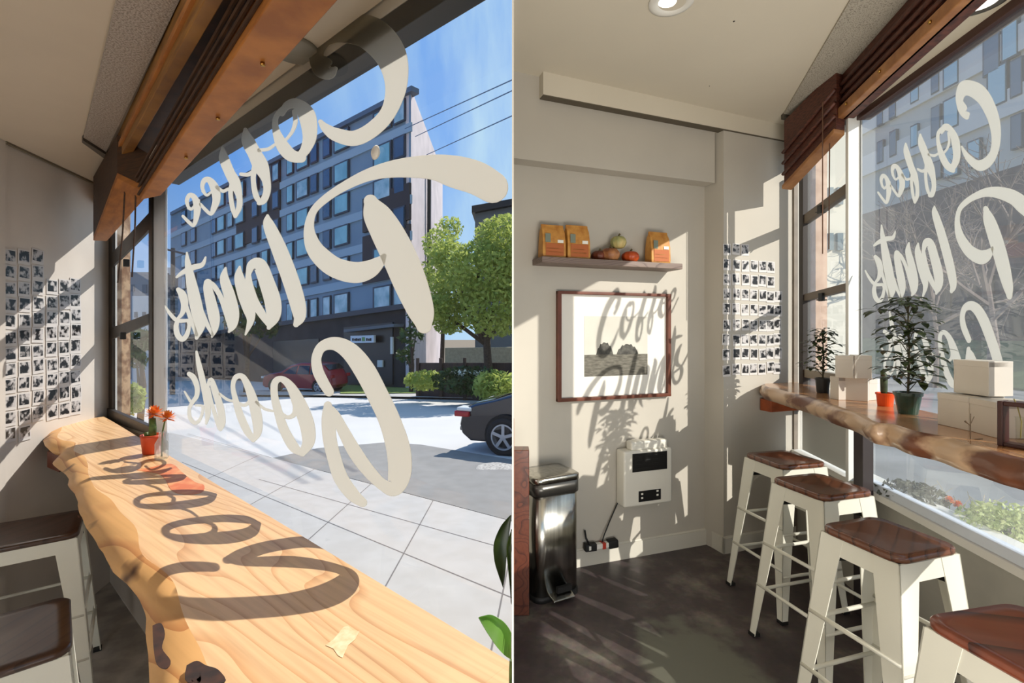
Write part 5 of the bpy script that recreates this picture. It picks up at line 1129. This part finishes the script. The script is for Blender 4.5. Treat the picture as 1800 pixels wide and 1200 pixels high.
# brown cabinet edge at the left
cbp = thing('wooden_cabinet', 'dark red-brown wooden cabinet edge at the left of the trash can', 'cabinet', (.05, 2.5, 0))
rb = wood('red_brown_cabinet', (96, 50, 34), (58, 28, 20), (0, 1), rings=10, rough=.35, coat=.2)
b = MB(); b.box((.045, 2.50, .42), (.085, .09, .84)); b.build('carcass', rb, cbp, bevel=.004)
b = MB(); b.box((.006, 2.45, .52), (.010, .03, .96)); b.build('front_stile', mat('orange_brown_edge', (150, 88, 50), .4), cbp)

# ---- live-edge ledge, right
pr = wood('honey_slab', (196, 142, 94), (164, 108, 66), (.1, 1), rings=9, rough=.22, coat=.5, fine=60, distort=.9)
pr_e = mat('honey_live_edge', (206, 172, 138), .35, rgb2=(112, 68, 46), scale=5, stretch=(1, .8, 1), contrast=(.45, .55), coat=.3)
outer_r = [(1362, 674), (1338, 681), (1337, 690), (1360, 697), (1385, 705), (1407, 711), (1432, 720), (1462, 732), (1500, 745), (1528, 762), (1557, 766), (1590, 780), (1637, 790), (1675, 804), (1705, 813), (1750, 828), (1800, 842), (1900, 884), (2150, 980), (2500, 1130)]
def back_r(o, t):
    s = (RC.y-o.y)/(-gR.y); s = max(.02, s); w = RC+gR*s+nR*.005; return at(w, 1.09)
lgr = slab('wood_ledge_counter', outer_r, 1.045, 1.09, .995, back_r, [pr, pr_e], .04, 'honey-coloured live-edge window counter on the right carrying boxes and plants', 'counter', ripple=.015)
# brackets and steel post under it
b = MB(); q = [U((1336, 705), 1.0), U((1372, 712), 1.0)]; A0_ = at(wp(1345, 700, pO), .93)
pa, pb2 = V((1336, 700), *shift(RP, RC, .01)), V((1412, 700), *shift(RP, RC, .01))
b.hexa([at(pa, .915), at(pb2, .915), at(pb2, .915)+nW*.09, at(pa, .915)+nW*.09], [at(pa, .993), at(pb2, .993), at(pb2, .993)+nW*.09, at(pa, .993)+nW*.09]); b.build('shelf_bracket', mat('orange_brown_block', (176, 88, 44), .45, rgb2=(130, 60, 30), scale=10), bevel=.003, label='orange-brown wooden block under the far end of the right counter, on the pier', cat='bracket')
pp = U((1530, 790), .95); pq = RX(1528, .05)
b = MB(); b.box((pq.x-.03, pq.y, .495), (.06, .06, .99), .1); b.build('counter_leg', mat('dark_steel_leg', (52, 44, 44), .5), bevel=.003, label='dark steel post carrying the right counter beside the white mullion', cat='counter leg')
# white panel below the small window
rquad_p = [(1412, 716), (1500, 742), (1500, 960), (1412, 800)]
A, B_ = shift(RA, RB, .012)
b = MB(); a, c = at(V((1410, 700), A, B_), 0), at(V((1488, 700), A, B_), 0); b.hexa([at(a, SZ+.02), at(c, SZ+.02), at(c, SZ+.02)+outR*.01, at(a, SZ+.02)+outR*.01], [at(a, 1.0), at(c, 1.0), at(c, 1.0)+outR*.01, at(a, 1.0)+outR*.01]); b.build('window_panel', mat('pale_grey_panel', (206, 208, 202), .4), bevel=.003, label='pale grey panel closing the narrow right window below the counter', cat='panel')
# ---- things on the right counter
ZL = 1.0902
def carton(fl, fr_, ftop, depth, dirv, lb, m_, z0=ZL, tilt=0):
    """upright carton: fl, fr_ picture points of its front bottom corners, ftop picture row of the top edge above fl"""
    a, c = U(fl, z0), U(fr_, z0); h = (Q((fl[0], ftop), a.y).z)-z0; u = (c-a); n_ = Vector((-u.y, u.x, 0)).normalized()*depth
    b = MB(); b.prism([a, c, c+n_, a+n_], (0, 0, h)); t_ = thing('gift_box', lb, 'box', (a+c)/2+n_/2, 0, 'white cardboard boxes on the right counter')
    b.build('carton', m_, t_, bevel=.002); b = MB(); lz = z0+h; s = .002
    b.prism([at(a, lz-.02)-n_*.012, at(c, lz-.02)-n_*.012, at(c+n_, lz-.02), at(a+n_, lz-.02)], (0, 0, .0215)); b.build('lid', m_, t_, bevel=.0015)
    return z0+h
cwm = mat('white_carton', (216, 208, 196), .6)
z1b = carton((1475, 702), (1526, 706), 663, .11, 0, 'small white box on the counter, bottom right of the far stack near the cactus', cwm)
carton((1459, 700), (1474, 703), 661, .12, 0, 'narrow white box on the counter, bottom left of the far stack beside the black pot', cwm)
carton((1468, 663), (1500, 665), 625, .10, 0, 'small white box on top of the far stack, left one', cwm, z1b+.001)
carton((1502, 665), (1533, 666), 625, .10, 0, 'small bright white box on top of the far stack, right one', cwm, z1b+.001)
carton((1528, 704), (1552, 702), 668, .08, 0, 'white box behind the orange cactus pot', cwm)
z2b = carton((1648, 745), (1702, 757), 690, .13, 0, 'white box on the counter, bottom left of the near stack', cwm)
carton((1704, 757), (1752, 770), 699, .13, 0, 'white box on the counter, bottom right of the near stack behind the wooden frame', cwm)
a = Q((1677, 692), 1.66)
carton((1676, 689), (1738, 697), 632, .095, 0, 'large white box on top of the near stack', cwm, z2b+.006)
# plants
umb = mat('umbrella_leaf', (70, 82, 46), .4, rgb2=(34, 40, 24), scale=40, trans=.2)
def pot(c, r0, r1, h, m_, par, soil=True):
    b = MB(); b.lathe([(r0, 0), (r0*1.03, .004), (r1*.96, h*.86), (r1*1.04, h*.86), (r1*1.06, h), (r1*.92, h), (r1*.86, h*.8)], c, 28); b.build('pot', m_, par, smooth=False)
    if soil: b = MB(); b.lathe([(r1*.9, h*.84), (r1*.5, h*.87), (.001, h*.88)], c, 18); b.build('soil', mat('soil', (50, 38, 30), .95), par)
def umbrella_plant(p, d, potm, r0, r1, ph, heads, lb, lsize, seed, hs_=1.2):
    heads = [(a_, b_, h_*hs_) for a_, b_, h_ in heads]; c = at(Q(p, d), ZL); t_ = thing('umbrella_plant', lb, 'plant', c, 0, 'potted plants on the right counter'); rr = random.Random(seed)
    pot(c, r0, r1, ph, potm, t_)
    b = MB(); bl_ = MB()
    top = max(h for _, _, h in heads); b.tube([c+Vector((0, 0, ph*.8)), c+Vector((.006, 0, top*.5)), c+Vector((0, 0, top*.93))], [.005, .004, .003], 7)
    for (hx_, hy_, hz_) in heads:
        e_ = c+Vector((hx_, hy_, hz_)); s0_ = c+Vector((0, 0, max(ph, hz_-.05))); b.tube([s0_, s0_.lerp(e_, .6)+Vector((0, 0, .012)), e_], .0018, 5)
        nl = rr.randint(7, 9); a0 = rr.uniform(0, 6)
        for k in range(nl):
            a_ = a0+2*math.pi*k/nl; L_ = lsize*rr.uniform(.75, 1.15); dr = Vector((math.cos(a_), math.sin(a_), .15-.45*rr.random())).normalized(); sd = dr.cross(Vector((0, 0, 1))).normalized()*L_*.16
            st_ = e_+dr*L_*.18; m1_ = e_+dr*L_*.55+Vector((0, 0, L_*.04)); m2_ = e_+dr*L_*.85; tp = e_+dr*L_*1.05-Vector((0, 0, L_*.12))
            b.tube([e_, st_], .0012, 4)
            bl_.add([st_, m1_+sd, m1_, m1_-sd, m2_+sd*.8, m2_-Vector((0, 0, .002)), m2_-sd*.8, tp], [(0, 1, 2), (0, 2, 3), (1, 4, 5, 2), (2, 5, 6, 3), (4, 7, 5), (5, 7, 6)])
    b.build('stems', mat('stem_brown', (70, 62, 40), .7), t_); bl_.build('leaves', umb, t_, fix=False)
greenp = mat('dark_green_glaze', (42, 74, 60), .25, rgb2=(28, 52, 44), scale=8, coat=.5); blackp = mat('black_pot', (26, 24, 24), .4)
rr = random.Random(5)
heads = [(0, 0, .42), (.02, .01, .40), (-.03, 0, .40)]
for k in range(26):
    hz_ = .12+.29*(k/25); ra = rr.uniform(.03, .12)*(1 if hz_ > .2 else .7); a_ = k*2.4; heads.append((ra*math.cos(a_), .6*ra*math.sin(a_), hz_))
umbrella_plant((1596, 728), U((1596, 727), ZL).y, greenp, .034, .050, .093, heads, 'tall umbrella plant in a dark green pot in the middle of the right counter', .09, 3)
heads = [(0, 0, .27), (.02, 0, .26)]
for k in range(20):
    hz_ = .10+.16*(k/19); ra = rr.uniform(.02, .07); a_ = k*2.4; heads.append((ra*math.cos(a_), .6*ra*math.sin(a_), hz_))
umbrella_plant((1446, 690), U((1446, 690), ZL).y, blackp, .03, .038, .085, heads, 'small umbrella plant in a black pot near the corner of the right counter', .072, 4, 1.35)
b = MB(); c = U((1556, 713), ZL); t_ = thing('potted_cactus', 'column cactus in a bright orange pot between the boxes and the green pot', 'plant', c)
pot(c, .030, .037, .062, mat('bright_orange_glaze', (240, 84, 20), .35), t_)
b.lathe([(.010, .05), (.015, .07), (.016, .13), (.013, .15), (.004, .162)], c-Vector((.006, 0, 0)), 18, sc=lambda a, z: 1-.18*abs(math.sin(a*4))); b.build('cactus', mat('cactus_body', (74, 88, 54), .5, rgb2=(42, 52, 32), scale=30), t_, smooth=True)
b = MB(); b.lathe([(.004, .055), (.007, .07), (.006, .10), (.002, .106)], c-Vector((.014, 0, 0)), 10); b.build('cactus_arm', mat('cactus_body2', (50, 60, 40), .5), t_, smooth=True)
# wooden propagation frame with glass tubes
pf0, pf1 = U((1752, 783), ZL), U((1860, 800), ZL); hF = Q((1752, 704), pf0.y).z-ZL; u = (pf1-pf0).normalized(); nn = Vector((-u.y, u.x, 0)); Wf = (pf1-pf0).length
pf = thing('propagation_stand', 'dark brown wooden frame with glass tubes of cuttings at the right edge of the counter', 'plant stand', (pf0+pf1)/2)
dk = mat('dark_mahogany', (62, 26, 20), .35)
def fbox(u0, u1, z0, z1, nm, m_=dk):
    b = MB(); b.hexa([pf0+u*u0+Vector((0, 0, z0)), pf0+u*u1+Vector((0, 0, z0)), pf0+u*u1+nn*.05+Vector((0, 0, z0)), pf0+u*u0+nn*.05+Vector((0, 0, z0))], [pf0+u*u0+Vector((0, 0, z1)), pf0+u*u1+Vector((0, 0, z1)), pf0+u*u1+nn*.05+Vector((0, 0, z1)), pf0+u*u0+nn*.05+Vector((0, 0, z1))]); b.build(nm, m_, pf, bevel=.003)
fbox(0, .014, 0, hF, 'side'); fbox(Wf-.014, Wf, 0, hF, 'side'); fbox(0.014, Wf-.014, hF-.014, hF, 'top'); fbox(.014, Wf-.014, 0, .012, 'bottom')
for s in (.35, .7):
    c = pf0+u*Wf*s+nn*.025; b = MB(); b.lathe([(.003, .014), (.010, .02), (.011, .09), (.013, .094)], c, 14); tb = b.build('glass_tube', glassmat('tube_glass', (.95, .97, .93), 1.4), pf, smooth=True)
    b = MB(); b.tube([c+Vector((0, 0, .03)), c+Vector((.003, 0, .08)), c+Vector((-.01, 0, .13)), c+Vector((-.02, 0, .15))], .0016, 5); b.build('cutting', mat('cutting_stem', (140, 130, 70), .6), pf)
b = MB(); c = U((1706, 772), ZL)
b.tube([c, c+Vector((0, 0, .03)), c+Vector((.001, 0, .085))], [.0015, .0012, .001], 5); b.tube([c+Vector((0, 0, .045)), c+Vector((-.018, 0, .06))], [.001, .003], 5); b.tube([c+Vector((0, 0, .05)), c+Vector((.012, 0, .075))], .001, 5); b.tube([c+Vector((-.01, 0, 0)), c, c+Vector((.04, .0, .002))], .0012, 5)
b.build('twig_cutting', mat('twig', (84, 66, 46), .8), label='thin bare twig cutting standing in front of the near box stack', cat='twig')

# ---- stools, right
stool((1.475, 2.62, 0), math.radians(14), 'white metal stool with brown seat farthest back at the right counter, by the pier', .285, .76, walnut)
stool((1.385, 2.17, 0), math.radians(16), 'white metal stool with brown seat, second from the pier at the right counter', .285, .76, walnut)
stool((1.262, 1.63, 0), math.radians(17), 'white metal stool with glossy brown seat, third from the pier, in the foreground', .275, .76, walnut)
stool((1.165, 1.055, 0), math.radians(12), 'nearest white metal stool at the bottom right corner, only its red-brown seat showing', .30, .76, wood('red_walnut', (132, 66, 42), (60, 26, 22), (.93, -.35), rings=5, rough=.28, coat=.4, fine=50, distort=.4))

# ---- outside, right
b = MB(); gA = Rl(6)+outR*.16; b.prism([Rl(20)+outR*.16+Vector((0, 0, .15)), Rl(-3)+outR*.16+Vector((0, 0, .15)), Vector((40, -3, .15)), Vector((40, 40, .15)), Vector((3.4, 40, .15))], (0, 0, -.1)); struct(b, 'street_right', mat('grey_street', (150, 150, 146), .9, rgb2=(120, 120, 116), scale=1.2))
rA = Vector((14.0, 13.2, 0)); rB = rA+Vector((-30/F, 1, 0)).normalized()*5
nf = sidevec(rA, rB)
def fr_pt(px, py, off=0): A, B_ = shift(rA, rB, off); return V((px, py), A, B_)
br = thing('apartment_building', 'pale grey-green panelled apartment facade across the street beyond the right window', 'building', (14.2, 14, .15))
pr_m = mat('pale_grey_panels', (206, 198, 178), .8, rgb2=(196, 188, 168), scale=.5); band_r = mat('lighter_band', (222, 214, 196), .8)
def rr_(x0, yt, x1, yb, m_, off, th, nm, par):     # upright rectangle on the facade: top row at x0, bottom row at x1
    p = fr_pt(x0, yt, off); q = fr_pt(x1, yb, off); b = MB(); b.prism([at(p, p.z), at(q, p.z), at(q, q.z), at(p, q.z)], -nf*th); return b.build(nm, m_, par)
far_r = fr_pt(1440, 400); near_r = rA-(rB-rA).normalized()*4.2
zbot_f = fr_pt(1760, 300).z
b = MB(); b.prism([at(far_r, zbot_f), at(near_r, zbot_f), at(near_r, 20), at(far_r, 20)], -nf*5); b.build('facade', pr_m, br)
b = MB(); b.prism([at(far_r, .15), at(near_r, .15), at(near_r, zbot_f), at(far_r, zbot_f)], -nf*4); b.build('brick_base', mat('dark_purple_brick', (88, 74, 74), .85, rgb2=(64, 52, 54), scale=3), br)
for yy in (90, -60, 235-40):
    z = fr_pt(1797, yy).z; p, q = at(far_r, z), at(near_r, z); b = MB(); b.prism([p+nf*.1, q+nf*.1, q+nf*.1+Vector((0, 0, .75)), p+nf*.1+Vector((0, 0, .75))], -nf*.1); b.build('floor_band', band_r, br)
tealr = mat('teal_curtain_window', (168, 198, 194), .4, coat=.3); dgr = mat('grey_window', (106, 122, 124), .2, coat=.3); frr = mat('window_trim', (70, 84, 88), .5)
for (x0, yt, x1, yb, kd) in ((1636, 128, 1650, 160, 1), (1657, 108, 1684, 145, 0), (1727, 72, 1757, 122, 1), (1760, 40, 1788, 96, 0), (1562, 178, 1574, 205, 1), (1541, 195, 1551, 218, 1), (1636, 190, 1652, 237, 1), (1657, 178, 1684, 220, 0), (1734, 125, 1769, 178, 0), (1775, 108, 1796, 165, 1), (1563, 232, 1575, 272, 1), (1776, 205, 1796, 258, 1), (1640, 285, 1654, 312, 1), (1657, 262, 1684, 306, 0), (1541, 250, 1552, 284, 1), (1600, 150, 1614, 176, 0), (1600, 222, 1612, 256, 0), (1575, 300, 1600, 330, 0), (1700, 250, 1722, 290, 0)):
    w_ = rr_(x0, yt, x1, yb, frr, .12, .1, 'window', br); dx, dy = (x1-x0)*.08, 2
    rr_(x0+dx, yt+dy, x1-dx, yb-dy, (tealr, dgr)[kd], .14, .03, 'pane', w_)
# dark openings of the brick base
for (x0, yt, x1, yb) in ((1778, 470, 1800, 590), (1700, 480, 1745, 560), (1640, 500, 1670, 560)): rr_(x0, yt, x1, yb, mat('dark_opening', (40, 36, 38), .6), .06, .05, 'opening', br)
b = MB(); p, q = at(far_r, .15)+nf*.2, at(near_r, .15)+nf*.2; b.hexa([p, q, q+nf*3, p+nf*3], [p+Vector((0, 0, 1.0)), q+Vector((0, 0, 1.0)), q+nf*3+Vector((0, 0, .05)), p+nf*3+Vector((0, 0, .05))]); b.build('grass_bank', mat('bank_grass', (92, 112, 66), .9, rgb2=(70, 90, 48), scale=3), label='sloping green lawn in front of the brick base beyond the right window', cat='lawn')
def bare_tree(px, d, h, lb, seed):
    rr = random.Random(seed); c = at(Q((px, 600), d), .15); t_ = thing('bare_tree', lb, 'tree', c, 0, 'bare trees beyond the right window'); tr = MB(); brn = MB()
    tr.tube([c, c+Vector((.05, 0, h*.2)), c+Vector((0, .1, h*.42))], [.10, .08, .06], 8)
    def grow(p, dr, L_, r, lev):
        e_ = p+dr*L_; m_ = (p+e_)/2+Vector((rr.gauss(0, .04), rr.gauss(0, .04), rr.gauss(0, .04)))*L_; brn.tube([p, m_, e_], [r, r*.8, r*.6], 5)
        if lev > 0:
            for k in range(3):
                nd = (dr+Vector((rr.gauss(0, .55), rr.gauss(0, .55), rr.gauss(.1, .4)))).normalized(); grow(p.lerp(e_, rr.uniform(.5, 1)), nd, L_*rr.uniform(.6, .8), r*.6, lev-1)
    for k in range(6): grow(c+Vector((0, .1*k/6, h*(.25+.17*k/6))), Vector((rr.gauss(0, .6), rr.gauss(0, .6), .8)).normalized(), h*.22, .045, 4)
    bk2 = mat('grey_bark', (110, 98, 92), .9); tr.build('trunk', bk2, t_); brn.build('branches', bk2, t_)
bare_tree(1742, 8.5, 5.2, 'bare winter tree with tangled branches behind the capital P of the right window', 1)
bare_tree(1640, 11, 5.5, 'bare winter tree farther down the street beyond the right window', 2)
# view through the narrow window: brick pillar, pale buildings
b = MB(); d_ = 4.6; x0_, x1_ = Q((1428, 600), d_).x, Q((1448, 600), d_).x; b.box(((x0_+x1_)/2, d_+.1, 2.6), (x1_-x0_, .3, 5.2)); b.build('brick_pillar', mat('peach_brick', (214, 178, 150), .9, rgb2=(196, 158, 130), scale=9), label='peach-coloured brick pillar just outside the narrow right window', cat='pillar')
b = MB(); x0_, x1_ = Q((1408, 600), 5.2).x, Q((1428, 600), 5.2).x; b.box(((x0_+x1_)/2, 5.4, 3), (x1_-x0_, .3, 6)); b.build('white_column', mat('white_column', (222, 216, 202), .8), label='white wall end outside beside the peach brick pillar', cat='column')
b = MB(); x0_, x1_ = Q((1446, 600), 9).x, Q((1494, 600), 9).x; b.box(((x0_+x1_)/2, 9.1, 2.8), (x1_-x0_, .2, 5.2)); hb_ = b.build('pale_building', mat('pale_yellow_wall', (212, 206, 186), .8), label='pale cream building down the street in the narrow right window', cat='building')
for (xa, xb, ya, yb) in ((1455, 1463, 330, 360), (1470, 1480, 330, 360), (1455, 1463, 410, 440), (1470, 1480, 410, 440)):
    p, q = Q((xa, ya), 8.98), Q((xb, yb), 8.98); b = MB(); b.box(((p.x+q.x)/2, 8.97, (p.z+q.z)/2), (q.x-p.x, .06, p.z-q.z)); b.build('window', dgr, hb_)
# planter bed below the big window
bedz = .56
b = MB(); p, q = RX(1560), Rl(.9); p = p+outR*.17; q = q+outR*.17; b.hexa([at(p, .15), at(q, .15), at(q, .15)+outR*.85, at(p, .15)+outR*.85], [at(p, bedz), at(q, bedz), at(q, bedz)+outR*.85, at(p, bedz)+outR*.85]); pl_ = b.build('planter_bed', mat('grey_mulch', (128, 124, 114), .95, rgb2=(86, 82, 74), scale=60, bump=.8, contrast=(.4, .6)), label='planter bed of grey mulch just outside below the large right window', cat='planter')
b = MB(); p2, q2 = p+outR*.85, q+outR*.85; b.hexa([at(p2, .15), at(q2, .15), at(q2, .15)+outR*.05, at(p2, .15)+outR*.05], [at(p2, bedz+.3), at(q2, bedz+.3), at(q2, bedz+.3)+outR*.05, at(p2, bedz+.3)+outR*.05]); b.build('planter_board', mat('pale_board', (190, 190, 182), .8), pl_)
def rbush(px, py, d, r, m_, lb, n, size, cat='bush', seed=3, nm='planter_bush', flat=.7):
    c = Q((px, py), d); b = MB(); foliage(b, c, (r, r, r*flat), n, size, seed=seed); b.build(nm, m_, label=lb, cat=cat, fix=False)
rbush(1765, 930, 2.05, .16, mat('lime_leaves', (212, 220, 160), .6, rgb2=(150, 168, 104), scale=20, trans=.3), 'rounded pale green bush in the planter at the right edge', 1800, .014)
rbush(1598, 868, 2.42, .16, mat('dark_sprigs', (60, 64, 52), .7, rgb2=(90, 92, 76), scale=20), 'dark low sprigs in the planter below the counter', 500, .02, seed=5, flat=.35)
for (x, y, lb) in ((1669, 876, 'bright orange flower in the planter, the left of the pair'), (1684, 884, 'orange and pale flower in the planter, the right of the pair')):
    c = Q((x, y), 2.3); t_ = thing('planter_flower', lb, 'flower', at(c, bedz), 0, 'flowers in the planter')
    b = MB(); b.tube([at(c, bedz), c], .0025, 5); b.build('stem', cg, t_); bloom(c-Vector((0, 0, .01)), .024, t_)
# dry stalks
b = MB(); rr = random.Random(8)
for k in range(60):
    c = at(Q((rr.uniform(1560, 1720), 860), 2.45), bedz); c = Rl(rr.uniform(1.9, 2.7))+outR*rr.uniform(.2, .5); c = at(c, bedz)
    b.tube([c, c+Vector((rr.gauss(0, .05), rr.gauss(0, .05), rr.uniform(.02, .09)))], .0016, 4)
b.build('dry_stalks', mat('dry_straw', (168, 160, 140), .9), label='thin dry stalks scattered over the grey mulch', cat='stalks', kind='stuff')
